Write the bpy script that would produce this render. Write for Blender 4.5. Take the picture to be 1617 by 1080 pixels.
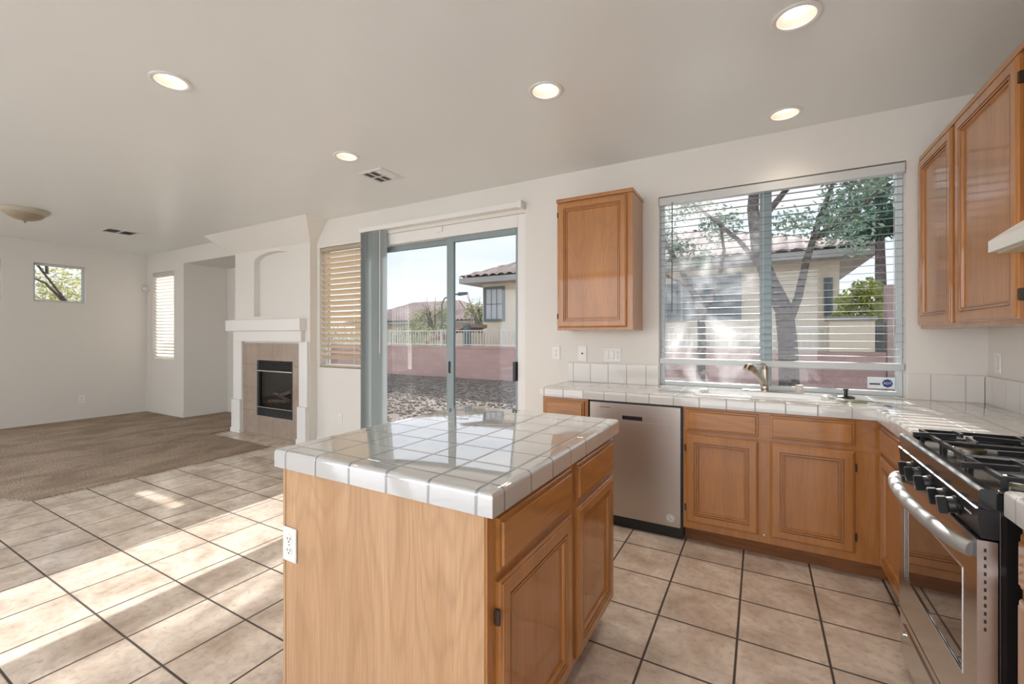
import bpy, bmesh, math, random
from mathutils import Vector, Matrix
for o in list(bpy.data.objects): bpy.data.objects.remove(o, do_unlink=True)
SC = bpy.context.scene
COL = SC.collection
R = math.radians
rnd = random.Random(7)

# ------------------------------------------------------------------ camera, sky, sun, exposure
cam = bpy.data.cameras.new('camera'); cam_o = bpy.data.objects.new('camera', cam); COL.objects.link(cam_o)
cam_o.location = (0, 0, 1.337); cam_o.rotation_euler = (R(90), 0, 0.52217)
cam.sensor_width = 36; cam.sensor_fit = 'HORIZONTAL'; cam.lens = 36 * 699.68 / 1617
cam.shift_x = 11.09 / 1617; cam.shift_y = -9.76 / 1617; cam.clip_start = .02; cam.clip_end = 300
SC.camera = cam_o
SC.view_settings.view_transform = 'Standard'; SC.view_settings.look = 'None'
SC.view_settings.gamma = 1; SC.view_settings.use_curve_mapping = False
SC.view_settings.exposure = 0.66

WORLD, SUN, GLASS = 2.8, 20.0, .52
def setup_world():
    w = bpy.data.worlds.new('sky'); SC.world = w; w.use_nodes = True
    nt = w.node_tree; nt.nodes.clear()
    out = nt.nodes.new('ShaderNodeOutputWorld'); bg = nt.nodes.new('ShaderNodeBackground')
    tc = nt.nodes.new('ShaderNodeTexCoord'); sep = nt.nodes.new('ShaderNodeSeparateXYZ')
    mp = nt.nodes.new('ShaderNodeMapping'); mp.inputs['Scale'].default_value = (1.2, 1.2, 7)
    ns = nt.nodes.new('ShaderNodeTexNoise'); ns.inputs['Scale'].default_value = 1.6; ns.inputs['Detail'].default_value = 6
    cr = nt.nodes.new('ShaderNodeValToRGB')
    cr.color_ramp.elements[0].position = .38; cr.color_ramp.elements[1].position = .62
    grad = nt.nodes.new('ShaderNodeValToRGB')
    grad.color_ramp.elements[0].position = 0.0; grad.color_ramp.elements[0].color = (.82, .87, .92, 1)
    grad.color_ramp.elements[1].position = .8; grad.color_ramp.elements[1].color = (.42, .60, .88, 1)
    mx = nt.nodes.new('ShaderNodeMixRGB'); mx.inputs[2].default_value = (.93, .94, .96, 1)
    L = nt.links.new
    L(tc.outputs['Generated'], sep.inputs[0]); L(tc.outputs['Generated'], mp.inputs[0]); L(mp.outputs[0], ns.inputs['Vector'])
    L(ns.outputs['Fac'], cr.inputs[0]); L(sep.outputs['Z'], grad.inputs[0]); L(grad.outputs[0], mx.inputs[1])
    L(cr.outputs[0], mx.inputs[0]); L(mx.outputs[0], bg.inputs[0]); bg.inputs[1].default_value = WORLD
    L(bg.outputs[0], out.inputs[0])
setup_world()
sun = bpy.data.lights.new('sun', 'SUN'); sun_o = bpy.data.objects.new('sun', sun); COL.objects.link(sun_o)
sun.energy = SUN; sun.angle = R(.6); sun.color = (1, .97, .93)
sun_o.location = (-1, 20, 12)
sun_o.rotation_euler = Vector((.05, -1, -.53)).to_track_quat('-Z', 'Y').to_euler()
LAMP_POWER = 17.0

# ------------------------------------------------------------------ materials
MATS = {}
class NT:
    def __init__(s, name):
        s.m = bpy.data.materials.new(name); s.m.use_nodes = True; s.t = s.m.node_tree; s.t.nodes.clear()
        s.out = s.n('OutputMaterial')
    def n(s, ty, **kw):
        nd = s.t.nodes.new('ShaderNode' + ty)
        for k, v in kw.items():
            if k in nd.inputs: nd.inputs[k].default_value = v
            else: setattr(nd, k, v)
        return nd
    def l(s, a, b): s.t.links.new(a, b)
    def math(s, op, a, b=None, c=None):
        nd = s.n('Math', operation=op)
        for i, v in enumerate((a, b, c)):
            if v is None: continue
            if isinstance(v, (int, float)): nd.inputs[i].default_value = v
            else: s.l(v, nd.inputs[i])
        return nd.outputs[0]
    def mix(s, fac, a, b, blend='MIX'):
        nd = s.n('MixRGB', blend_type=blend)
        for i, v in enumerate((fac, a, b)):
            if isinstance(v, (int, float)): nd.inputs[i].default_value = v
            elif isinstance(v, tuple): nd.inputs[i].default_value = (*v, 1)
            else: s.l(v, nd.inputs[i])
        return nd.outputs[0]
    def ramp(s, fac, stops):
        nd = s.n('ValToRGB'); e = nd.color_ramp.elements
        while len(e) < len(stops): e.new(.5)
        for el, (p, c) in zip(e, stops):
            el.position = p; el.color = (*c, 1) if isinstance(c, tuple) else (c, c, c, 1)
        s.l(fac, nd.inputs[0]); return nd.outputs[0]
    def bsdf(s, col, rough=.5, metal=0., coat=0., coat_rough=.1, spec=.5, coat_ior=1.5, normal=None, trans=None, emis=None, emis_s=0):
        b = s.n('BsdfPrincipled')
        for k, v in (('Base Color', col), ('Roughness', rough), ('Metallic', metal), ('Coat Weight', coat), ('Coat Roughness', coat_rough), ('Specular IOR Level', spec)):
            if isinstance(v, (int, float)): b.inputs[k].default_value = v
            elif isinstance(v, tuple): b.inputs[k].default_value = (*v, 1)
            else: s.l(v, b.inputs[k])
        b.inputs['Coat IOR'].default_value = coat_ior
        if normal is not None: s.l(normal, b.inputs['Normal']); s.l(normal, b.inputs['Coat Normal'])
        if emis: b.inputs['Emission Color'].default_value = (*emis, 1); b.inputs['Emission Strength'].default_value = emis_s
        return b.outputs[0]
    def bump(s, h, strength=.3, dist=.01):
        nd = s.n('Bump'); nd.inputs['Strength'].default_value = strength; nd.inputs['Distance'].default_value = dist
        s.l(h, nd.inputs['Height']); return nd.outputs[0]
    def pos(s): return s.n('NewGeometry').outputs['Position']
    def obj(s): return s.n('TexCoord').outputs['Object']
    def noise(s, vec, scale=5, detail=4, rough=.5, dist=0, sc=None):
        if sc:
            mp = s.n('Mapping'); mp.inputs['Scale'].default_value = sc; s.l(vec, mp.inputs[0]); vec = mp.outputs[0]
        nd = s.n('TexNoise', Scale=scale, Detail=detail, Roughness=rough, Distortion=dist); s.l(vec, nd.inputs['Vector'])
        return nd.outputs['Fac']
    def done(s, sh): s.l(sh, s.out.inputs[0]); return s.m

def flat(name, col, rough=.5, metal=0., **kw):
    if name not in MATS:
        t = NT(name); MATS[name] = t.done(t.bsdf(col, rough, metal, **kw))
    return MATS[name]
def paint(name, col, rough=.6, bump=.12, sc=60):
    t = NT(name); p = t.pos(); h = t.noise(p, sc, 3); v = t.noise(p, 1.2, 2)
    c = t.mix(v, tuple(x * .97 for x in col), tuple(min(1, x * 1.02) for x in col))
    MATS[name] = t.done(t.bsdf(c, rough, normal=t.bump(h, bump, .004))); return MATS[name]
def oak(name, axis, dark, light, rough=.40, coat=.85, figure=.5):
    t = NT(name); p = t.pos()
    oi = t.n('ObjectInfo'); off = t.n('VectorMath', operation='SCALE'); cv = t.n('CombineXYZ')
    t.l(oi.outputs['Random'], cv.inputs[0]); t.l(oi.outputs['Random'], cv.inputs[1]); t.l(cv.outputs[0], off.inputs[0]); off.inputs['Scale'].default_value = 9.
    ad = t.n('VectorMath', operation='ADD'); t.l(p, ad.inputs[0]); t.l(off.outputs[0], ad.inputs[1]); v = ad.outputs[0]
    s1 = [9, 9, 9]; s1[axis] = .9
    s2 = [260, 260, 260]; s2[axis] = 7
    s3 = [3.2, 3.2, 3.2]; s3[axis] = .55
    broad = t.noise(v, 1.0, 5, .55, .5, tuple(s1)); pores = t.noise(v, 1.0, 3, .6, 0, tuple(s2)); fig = t.noise(v, 1.0, 2, .5, .2, tuple(s3))
    ring = t.math('SINE', t.math('MULTIPLY', fig, 130.0)); ring = t.math('POWER', t.math('MULTIPLY_ADD', ring, .5, .5), 3.0)
    c = t.ramp(broad, [(.25, dark), (.75, light)])
    pr = t.ramp(pores, [(.42, 0.), (.62, 1.)])
    c = t.mix(t.math('MULTIPLY', pr, .22), c, tuple(x * .45 for x in dark))
    c = t.mix(t.math('MULTIPLY', ring, figure * .45), c, tuple(x * .42 for x in dark))
    MATS[name] = t.done(t.bsdf(c, rough, coat=coat, coat_rough=.06, coat_ior=1.48, spec=.25, normal=t.bump(pores, .05, .002))); return MATS[name]
def tile(name, axes, base, grout, gw, rough=.06, mottle=.0, mott_col=None, wob=.0, mscale=6, bump=.5, coat=0., coat_ior=1.5):
    """glazed tile: axes = list of (axis index, origin, pitch); grout lines run where any coordinate meets its grid"""
    t = NT(name); p = t.pos(); sp = t.n('SeparateXYZ'); t.l(p, sp.inputs[0]); m = None; cells = []
    for ax, o, pitch in axes:
        u = t.math('DIVIDE', t.math('SUBTRACT', sp.outputs[ax], o), pitch)
        d = t.math('MULTIPLY', t.math('PINGPONG', u, .5), pitch)
        cells.append(t.math('FLOOR', u))
        k = t.n('MapRange', interpolation_type='SMOOTHSTEP'); t.l(d, k.inputs['Value'])
        k.inputs['From Min'].default_value = gw * .35; k.inputs['From Max'].default_value = gw * .75
        k.inputs['To Min'].default_value = 1; k.inputs['To Max'].default_value = 0
        m = k.outputs[0] if m is None else t.math('MAXIMUM', m, k.outputs[0])
    cv = t.n('CombineXYZ')
    for i, c in enumerate(cells): t.l(c, cv.inputs[i])
    wn = t.n('TexWhiteNoise'); t.l(cv.outputs[0], wn.inputs['Vector'])
    col = t.mix(wn.outputs['Value'], tuple(x * .965 for x in base), tuple(min(1, x * 1.02) for x in base))
    if mottle:
        n1 = t.noise(p, mscale, 8, .62, .4); n2 = t.noise(p, mscale * 7, 5, .6)
        col = t.mix(t.math('MULTIPLY', t.ramp(n1, [(.38, 0.), (.68, 1.)]), mottle), col, mott_col)
        col = t.mix(t.math('MULTIPLY', t.ramp(n2, [(.5, 0.), (.75, 1.)]), mottle * .55), col, tuple(x * .72 for x in mott_col))
    col = t.mix(m, col, grout)
    rg = t.math('MULTIPLY_ADD', m, .7 - rough, rough)
    h = t.math('MULTIPLY', m, -1.0)
    if wob: h = t.math('ADD', h, t.math('MULTIPLY', t.noise(p, 9, 2), wob))
    MATS[name] = t.done(t.bsdf(col, rg, normal=t.bump(h, bump, .003), coat=coat, coat_rough=.03, coat_ior=coat_ior)); return MATS[name]
def stainless(name, axis, col=(.62, .60, .58), rough=.30):
    t = NT(name); s = [500, 500, 500]; s[axis] = 4
    n = t.noise(t.pos(), 1.0, 3, .6, 0, tuple(s))
    MATS[name] = t.done(t.bsdf(t.mix(n, tuple(x * .93 for x in col), col), t.math('MULTIPLY_ADD', n, .14, rough - .07), 1.0, normal=t.bump(n, .04, .001))); return MATS[name]
def glass(name, tint=(GLASS, GLASS * 1.01, GLASS * 1.02), dirt=0., refl=1.):
    t = NT(name); tr = t.n('BsdfTransparent'); tr.inputs[0].default_value = (*tint, 1)  # default tint added to dim the outdoors against the room
    gl = t.n('BsdfGlossy', Roughness=.0); lw = t.n('LayerWeight', Blend=.5); fr = t.math('MULTIPLY_ADD', t.math('POWER', lw.outputs['Facing'], 5.0), .96, .04)
    mx = t.n('MixShader'); t.l(t.math('MULTIPLY', fr, refl), mx.inputs[0]); t.l(tr.outputs[0], mx.inputs[1]); t.l(gl.outputs[0], mx.inputs[2]); sh = mx.outputs[0]
    if dirt:
        p = t.pos(); tl = t.n('BsdfTranslucent'); tl.inputs[0].default_value = (.9, .9, .88, 1)
        d = t.math('MULTIPLY', t.ramp(t.noise(p, 2.2, 6, .6, .8), [(.42, 0.), (.75, 1.)]), dirt)
        m2 = t.n('MixShader'); t.l(d, m2.inputs[0]); t.l(sh, m2.inputs[1]); t.l(tl.outputs[0], m2.inputs[2]); sh = m2.outputs[0]
    MATS[name] = t.done(sh); return MATS[name]
def translucent(name, col, k=.4):
    t = NT(name); d = t.bsdf(col, .5); tl = t.n('BsdfTranslucent'); tl.inputs[0].default_value = (*col, 1)
    m = t.n('MixShader'); m.inputs[0].default_value = k; t.l(d, m.inputs[1]); t.l(tl.outputs[0], m.inputs[2])
    MATS[name] = t.done(m.outputs[0]); return MATS[name]
def speckle(name, a, b, scale=40, rough=.9, bump=.6, dist=.02, c=None):
    t = NT(name); p = t.pos(); n = t.noise(p, scale, 4, .65); n2 = t.noise(p, scale * .12, 3)
    col = t.ramp(n, [(.35, a), (.65, b)])
    if c: col = t.mix(t.ramp(n2, [(.4, 0.), (.65, 1.)]), col, t.mix(.6, col, c))
    MATS[name] = t.done(t.bsdf(col, rough, normal=t.bump(n, bump, dist))); return MATS[name]
def bricks(name, a, b, mortar, w, h, rough=.85):
    t = NT(name); sp = t.n('SeparateXYZ'); t.l(t.pos(), sp.inputs[0]); cv = t.n('CombineXYZ')
    t.l(t.math('ADD', sp.outputs[0], sp.outputs[1]), cv.inputs[0]); t.l(sp.outputs[2], cv.inputs[1])
    br = t.n('TexBrick', Scale=1.0); br.inputs['Brick Width'].default_value = w; br.inputs['Row Height'].default_value = h; br.inputs['Mortar Size'].default_value = .006
    br.inputs['Color1'].default_value = (*a, 1); br.inputs['Color2'].default_value = (*b, 1); br.inputs['Mortar'].default_value = (*mortar, 1)
    t.l(cv.outputs[0], br.inputs['Vector'])
    n = t.noise(t.pos(), 12, 5, .6); c = t.mix(t.math('MULTIPLY', n, .5), br.outputs['Color'], tuple(x * .6 for x in a))
    MATS[name] = t.done(t.bsdf(c, rough, normal=t.bump(n, .4, .01))); return MATS[name]
def leafm(name, a, b):
    t = NT(name); p = t.pos(); n = t.noise(p, 3.5, 3); col = t.ramp(n, [(.35, a), (.65, b)])
    d = t.n('BsdfDiffuse'); t.l(col, d.inputs[0]); tl = t.n('BsdfTranslucent'); t.l(col, tl.inputs[0])
    m = t.n('MixShader'); m.inputs[0].default_value = .35; t.l(d.outputs[0], m.inputs[1]); t.l(tl.outputs[0], m.inputs[2])
    MATS[name] = t.done(m.outputs[0]); return MATS[name]
def emit(name, col, s):
    t = NT(name); e = t.n('Emission'); e.inputs[0].default_value = (*col, 1); e.inputs[1].default_value = s
    MATS[name] = t.done(e.outputs[0]); return MATS[name]

FP = .3353
M_wall = paint('wall_paint', (.79, .755, .70), .55)
M_ceil = paint('ceiling_paint', (.86, .87, .845), .30, .22, 30)
M_white = flat('white_trim', (.84, .82, .79), .4)
M_base = flat('baseboard_white', (.80, .77, .71), .45)
M_floor = tile('floor_tile', [(0, -.4223, FP), (1, 2.876, FP)], (.80, .69, .585), (.075, .055, .045), .0085, .17, .95, (.47, .36, .28), .12, 4.2, .6)
M_surround = tile('surround_tile', [(0, -6.13, .30), (2, .02, .31)], (.42, .335, .265), (.28, .23, .19), .007, .35, .7, (.31, .23, .175), .1, 4, .4)
M_island = tile('island_tile', [(0, -1.397, .1553), (1, .992, .1545)], (.60, .595, .58), (.22, .22, .23), .0075, .03, wob=.06, coat=1., coat_ior=2.7)
M_count = tile('counter_tile', [(0, -1.408, .1537), (1, 2.918, .1537)], (.66, .64, .61), (.40, .36, .33), .0055, .04, wob=.10, coat=.5, coat_ior=1.55)
M_near = tile('near_counter_tile', [(0, .578, .1537), (1, 1.535, .1537)], (.66, .64, .61), (.40, .36, .33), .0055, .04, wob=.10, coat=.5, coat_ior=1.55)
M_splash = tile('splash_tile', [(0, -1.393, .1525)], (.77, .735, .685), (.55, .505, .46), .005, .12, wob=.08)
M_splash_side = tile('side_splash_tile', [(1, 3.05, .1525)], (.77, .735, .685), (.55, .505, .46), .005, .12, wob=.08)
OD, OL = (.40, .158, .042), (.54, .228, .058)
M_oak = [oak('oak_along_x', 0, OD, OL), oak('oak_along_y', 1, OD, OL), oak('oak_upright', 2, OD, OL, figure=.25)]
M_oak_pale = oak('pale_oak_panel', 2, (.53, .30, .15), (.68, .42, .24), .36, .6, .35)
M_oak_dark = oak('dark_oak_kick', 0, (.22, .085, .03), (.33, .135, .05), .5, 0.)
M_steel = stainless('brushed_steel_upright', 2); M_steel_h = stainless('brushed_steel_level', 1, (.66, .65, .64), .24)
M_steel_dw = stainless('dishwasher_steel', 2, (.53, .48, .43), .34)
M_nickel = flat('brushed_nickel', (.50, .45, .38), .28, 1.)
M_black = flat('black_enamel', (.012, .012, .013), .18, coat=.6)
M_iron = flat('cast_iron', (.018, .018, .02), .42)
M_plast = flat('black_plastic', (.012, .012, .012), .35)
M_black_satin = flat('black_satin', (.010, .010, .011), .38)
M_blackglass = flat('black_glass', (.012, .009, .008), .04, coat=1., coat_rough=.02)
M_hinge = flat('dark_bronze_hinge', (.07, .05, .038), .45, .5)
M_plate = flat('white_switch_plastic', (.86, .85, .81), .35)
M_slot = flat('dark_slot', (.02, .018, .016), .6)
M_screw = flat('grey_screw', (.40, .38, .36), .4, .8)
M_glass = glass('tinted_glass'); M_glass_dirty = glass('dusty_glass', dirt=.13); M_glass_door = glass('door_glass', dirt=.012)
M_frame = flat('window_frame_white', (.62, .66, .66), .35)
M_frame_grey = flat('window_frame_grey', (.27, .335, .345), .35, .2)
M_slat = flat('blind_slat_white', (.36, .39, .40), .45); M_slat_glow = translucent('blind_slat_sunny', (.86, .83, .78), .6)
M_slat_tan = translucent('blind_slat_tan', (.60, .50, .37), .25)
M_vane = translucent('vertical_vane_grey', (.56, .60, .60), .5)
M_cord = flat('white_cord', (.78, .78, .76), .7)
def carpet_mat():
    t = NT('carpet_pile'); p = t.pos(); n = t.noise(p, 70, 4, .75); v = t.noise(p, 1.0, 4, .6, .6, (3.2, 1.6, 1))
    col = t.mix(t.ramp(n, [(.32, 0.), (.68, 1.)]), (.25, .18, .13), (.88, .72, .57))
    col = t.mix(t.math('MULTIPLY', t.ramp(v, [(.40, 0.), (.60, 1.)]), .5), col, (.27, .195, .14))
    MATS['carpet_pile'] = t.done(t.bsdf(col, .95, spec=.1, normal=t.bump(n, .9, .02))); return MATS['carpet_pile']
M_carpet = carpet_mat()
M_ceramic = flat('white_ceramic', (.86, .85, .83), .08, coat=.5)
M_lamp_glass = flat('amber_alabaster', (.36, .29, .19), .35)
M_lens = emit('lamp_lens', (1, .92, .80), 4.0)
M_baffle = flat('warm_baffle', (.88, .80, .72), .35)
M_stucco = paint('cream_stucco', (.80, .69, .53), .9, .5, 30)
M_gravel = speckle('gravel', (.13, .10, .08), (.44, .375, .32), 16, .95, 1., .06, (.24, .19, .155))
M_block = bricks('pink_block', (.68, .45, .40), (.56, .36, .32), (.46, .33, .30), .40, .15)
M_pillar = bricks('pillar_brick', (.56, .40, .36), (.48, .33, .30), (.6, .5, .46), .22, .08)
M_roof = speckle('roof_clay', (.34, .22, .18), (.62, .47, .40), 5, .85, .4, .02, (.25, .17, .15))
M_bark = speckle('bark', (.055, .043, .04), (.17, .135, .12), 22, .9, .8, .03)
M_leaf = leafm('olive_leaf', (.10, .17, .14), (.28, .37, .26)); M_leaf_y = leafm('yellow_leaf', (.30, .38, .06), (.50, .50, .12))
M_leaf_p = leafm('pine_leaf', (.03, .10, .08), (.09, .20, .13)); M_leaf_g = leafm('pale_leaf', (.22, .26, .14), (.42, .42, .26))
M_teal = flat('teal_window_trim', (.12, .17, .18), .5); M_dark_pane = flat('dark_pane', (.10, .13, .14), .08); M_pale_pane = flat('pale_pane', (.55, .58, .60), .12)
M_fence = flat('cream_fence_paint', (.74, .72, .66), .5)
M_cap = flat('grey_wall_cap', (.30, .28, .27), .8)

# ------------------------------------------------------------------ mesh tools (vertices are given in world metres)
class MB:
    def __init__(s): s.bm = bmesh.new(); s.soft = False
    def box(s, x0, x1, y0, y1, z0, z1, bev=0, seg=2):
        r = bmesh.ops.create_cube(s.bm, size=1); vs = r['verts']
        for v in vs: v.co = Vector(((x0 + x1) / 2 + v.co.x * (x1 - x0), (y0 + y1) / 2 + v.co.y * (y1 - y0), (z0 + z1) / 2 + v.co.z * (z1 - z0)))
        if bev:
            s.soft = True
            es = list({e for v in vs for e in v.link_edges})
            bmesh.ops.bevel(s.bm, geom=es, offset=bev, segments=seg, profile=.5, affect='EDGES')
        return s
    def face(s, *pts):
        vs = [s.bm.verts.new(p) for p in pts]; s.bm.faces.new(vs); return s
    def prism(s, poly, z0, z1):
        b = [s.bm.verts.new((x, y, z0)) for x, y in poly]; t = [s.bm.verts.new((x, y, z1)) for x, y in poly]; n = len(poly)
        s.bm.faces.new(b[::-1]); s.bm.faces.new(t)
        for i in range(n): s.bm.faces.new((b[i], b[(i + 1) % n], t[(i + 1) % n], t[i]))
        return s
    def extr(s, prof, a, b):
        """prof: list of 3D points (closed), swept from offset a to offset b"""
        a, b = Vector(a), Vector(b); p = [s.bm.verts.new(Vector(q) + a) for q in prof]; t = [s.bm.verts.new(Vector(q) + b) for q in prof]; n = len(prof)
        s.bm.faces.new(p[::-1]); s.bm.faces.new(t)
        for i in range(n): s.bm.faces.new((p[i], p[(i + 1) % n], t[(i + 1) % n], t[i]))
        return s
    def tube(s, pts, rad, seg=12, cap=True):
        pts = [Vector(p) for p in pts]; n = len(pts); rad = rad if isinstance(rad, (list, tuple)) else [rad] * n; rings = []; up = None
        for i, p in enumerate(pts):
            d = (pts[min(i + 1, n - 1)] - pts[max(i - 1, 0)]).normalized()
            if up is None: up = d.orthogonal().normalized()
            a = (up - d * up.dot(d)); a = a.normalized() if a.length > 1e-6 else d.orthogonal().normalized(); b = d.cross(a); up = a
            rings.append([s.bm.verts.new(p + (a * math.cos(2 * math.pi * k / seg) + b * math.sin(2 * math.pi * k / seg)) * rad[i]) for k in range(seg)])
        for r0, r1 in zip(rings, rings[1:]):
            for k in range(seg): s.bm.faces.new((r0[k], r0[(k + 1) % seg], r1[(k + 1) % seg], r1[k]))
        if cap: s.bm.faces.new(rings[0][::-1]); s.bm.faces.new(rings[-1])
        return s
    def lathe(s, c, prof, seg=32, axis=(0, 0, 1), close=False):
        c = Vector(c); ax = Vector(axis).normalized(); u = ax.orthogonal().normalized(); v = ax.cross(u); rings = []
        for r, z in prof:
            if r < 1e-6: rings.append([s.bm.verts.new(c + ax * z)])
            else: rings.append([s.bm.verts.new(c + ax * z + (u * math.cos(2 * math.pi * k / seg) + v * math.sin(2 * math.pi * k / seg)) * r) for k in range(seg)])
        pairs = list(zip(rings, rings[1:])) + ([(rings[-1], rings[0])] if close else [])
        for a, b in pairs:
            for k in range(seg):
                k2 = (k + 1) % seg
                if len(a) == 1 and len(b) == 1: continue
                if len(a) == 1: s.bm.faces.new((a[0], b[k2], b[k]))
                elif len(b) == 1: s.bm.faces.new((a[k], a[k2], b[0]))
                else: s.bm.faces.new((a[k], a[k2], b[k2], b[k]))
        return s
    def panel(s, o, u, n, w, h, prof):
        """profiled rectangular front: o lower corner on the cabinet face, u along width, z up, n outwards; prof = (inset, height)"""
        o, u, n = Vector(o), Vector(u), Vector(n); z = Vector((0, 0, 1)); rings = []
        for i, d in prof:
            rings.append([s.bm.verts.new(o + u * a + z * b + n * d) for a, b in ((i, i), (w - i, i), (w - i, h - i), (i, h - i))])
        for a, b in zip(rings, rings[1:]):
            for k in range(4): s.bm.faces.new((a[k], a[(k + 1) % 4], b[(k + 1) % 4], b[k]))
        s.bm.faces.new(rings[-1]); s.bm.faces.new(rings[0][::-1]); return s
    def slab(s, outer, z0, z1, r, holes=(), seg=5, under=.0):
        """flat slab (worktop) with rounded upper edge along a CCW outline, optional holes"""
        def off(poly, d):
            out = []; n = len(poly)
            for i in range(n):
                p0, p, p1 = Vector(poly[i - 1]), Vector(poly[i]), Vector(poly[(i + 1) % n])
                e0, e1 = (p - p0).normalized(), (p1 - p).normalized(); n0, n1 = Vector((-e0.y, e0.x)), Vector((-e1.y, e1.x))
                m = (n0 + n1) / (1 + n0.dot(n1)); out.append(p + m * d)
            return out
        rings = []
        for k in range(seg + 1):
            a = math.pi / 2 * k / seg
            rings.append(([*off(outer, r * (1 - math.sin(a)))], z1 - r + r * math.cos(a)))
        rings.append((list(map(Vector, outer)), z0))
        V = [[s.bm.verts.new((p.x, p.y, z)) for p in ps] for ps, z in rings]; n = len(outer)
        for a, b in zip(V, V[1:]):
            for i in range(n): s.bm.faces.new((b[i], b[(i + 1) % n], a[(i + 1) % n], a[i]))
        s.bm.faces.new(V[-1][::-1]) if not holes else None
        def fill(loops):
            es = []
            for lp in loops:
                for i in range(len(lp)):
                    e = s.bm.edges.get((lp[i], lp[(i + 1) % len(lp)])) or s.bm.edges.new((lp[i], lp[(i + 1) % len(lp)])); es.append(e)
            bmesh.ops.triangle_fill(s.bm, edges=es, use_beauty=True)
        if holes:
            ht = [[s.bm.verts.new((x, y, z1)) for x, y in hp] for hp in holes]; hb = [[s.bm.verts.new((x, y, z0)) for x, y in hp] for hp in holes]
            fill([V[0]] + ht); fill([V[-1]] + hb)
            for a, b in zip(ht, hb):
                for i in range(len(a)): s.bm.faces.new((a[i], a[(i + 1) % len(a)], b[(i + 1) % len(a)], b[i]))
        else: s.bm.faces.new(V[0])
        return s
    def build(s, name, mat, parent=None, loc=None, smooth=35, recalc=True, kind=None):
        if recalc: bmesh.ops.recalc_face_normals(s.bm, faces=s.bm.faces[:])
        off = Vector((0, 0, 0)); q = parent
        while q is not None: off += q.location; q = q.parent
        if loc is not None: off = Vector(loc)
        if off.length: bmesh.ops.translate(s.bm, vec=-off, verts=s.bm.verts[:])
        me = bpy.data.meshes.new(name); s.bm.to_mesh(me); s.bm.free()
        me.materials.append(mat)
        if smooth:
            me.polygons.foreach_set('use_smooth', [True] * len(me.polygons)); me.set_sharp_from_angle(angle=R(smooth))
        o = bpy.data.objects.new(name, me); COL.objects.link(o)
        if s.soft:
            w = o.modifiers.new('weighted_normal', 'WEIGHTED_NORMAL'); w.keep_sharp = True; w.weight = 100
        if parent is not None: o.parent = parent
        elif loc is not None: o.location = loc
        if kind: o['kind'] = kind
        return o
def tag(o, label, cat, group=None):
    o['label'] = label; o['category'] = cat
    if group: o['group'] = group
    return o
def thing(name, label, cat, loc, group=None):
    o = bpy.data.objects.new(name, None); o.empty_display_size = .1; COL.objects.link(o); o.location = loc
    return tag(o, label, cat, group)
def struct_root(name, loc):
    o = bpy.data.objects.new(name, None); o.empty_display_size = .1; COL.objects.link(o); o.location = loc; o['kind'] = 'structure'; return o
def B(*a, **k): return MB().box(*a, **k)
def wall(name, axis, a0, a1, u0, u1, z0, z1, holes, mat=None):
    """wall slab between a0 and a1 along the normal axis, spanning u0..u1, with rectangular holes (u0,u1,z0,z1)"""
    us = sorted({u0, u1, *[h[0] for h in holes], *[h[1] for h in holes]}); zs = sorted({z0, z1, *[h[2] for h in holes], *[h[3] for h in holes]})
    us = [u for u in us if u0 <= u <= u1]; zs = [z for z in zs if z0 <= z <= z1]; m = MB()
    hole = lambda i, j: not (0 <= i < len(us) - 1 and 0 <= j < len(zs) - 1) or any(h[0] - 1e-6 <= us[i] and us[i + 1] <= h[1] + 1e-6 and h[2] - 1e-6 <= zs[j] and zs[j + 1] <= h[3] + 1e-6 for h in holes)
    P = (lambda a, u, z: (a, u, z)) if axis == 0 else (lambda a, u, z: (u, a, z))
    for i in range(len(us) - 1):
        for j in range(len(zs) - 1):
            if hole(i, j): continue
            a, b, c, d = us[i], us[i + 1], zs[j], zs[j + 1]
            for t in (a0, a1): m.face(P(t, a, c), P(t, b, c), P(t, b, d), P(t, a, d))
            if hole(i - 1, j): m.face(P(a0, a, c), P(a1, a, c), P(a1, a, d), P(a0, a, d))
            if hole(i + 1, j): m.face(P(a0, b, c), P(a1, b, c), P(a1, b, d), P(a0, b, d))
            if hole(i, j - 1): m.face(P(a0, a, c), P(a0, b, c), P(a1, b, c), P(a1, a, c))
            if hole(i, j + 1): m.face(P(a0, a, d), P(a0, b, d), P(a1, b, d), P(a1, a, d))
    bmesh.ops.remove_doubles(m.bm, verts=m.bm.verts[:], dist=1e-5)
    return m.build(name, mat or M_wall, smooth=0, kind='structure')

# ------------------------------------------------------------------ room shell
WY, CZ, RX, LX, BY = 3.62, 2.755, 1.145, -9.35, -3.3
KW = (-.69, .785, .948, 2.425)       # kitchen window opening
SD = (-3.93, -1.87, 0.0, 2.47)       # sliding door opening
SW = (-4.735, -4.01, .95, 2.425)     # narrow window beside the slider
LW = (-9.14, -8.40, .94, 2.42)       # narrow window in the living room
AL = (-8.08, -6.42, 0.0, 2.51)       # alcove
wall('wall_back', 1, WY, WY + .16, LX, RX, 0, CZ, [KW, SD, SW, LW, AL])
wall('wall_left', 0, LX - .16, LX, BY, WY + .16, 0, CZ, [(2.212, 2.804, 1.85, 2.432), (1.25, 1.894, 1.85, 2.432), (-3.0, .2, .3, 2.5)])  # last hole is an unseen opening, added to let in sky light
wall('wall_right', 0, RX, RX + .12, BY, WY + .16, 0, CZ, [])
wall('wall_rear', 1, BY - .12, BY, LX, RX, 0, CZ, [(-6.3, -4.9, .0, 2.62), (-4.6, 1.0, .0, 2.68)])  # unseen wide openings, added so sky light fills the room from behind
m = MB()
m.face((AL[0], WY + .16, 0), (AL[0], 4.30, 0), (AL[0], 4.30, AL[3]), (AL[0], WY + .16, AL[3]))
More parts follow.
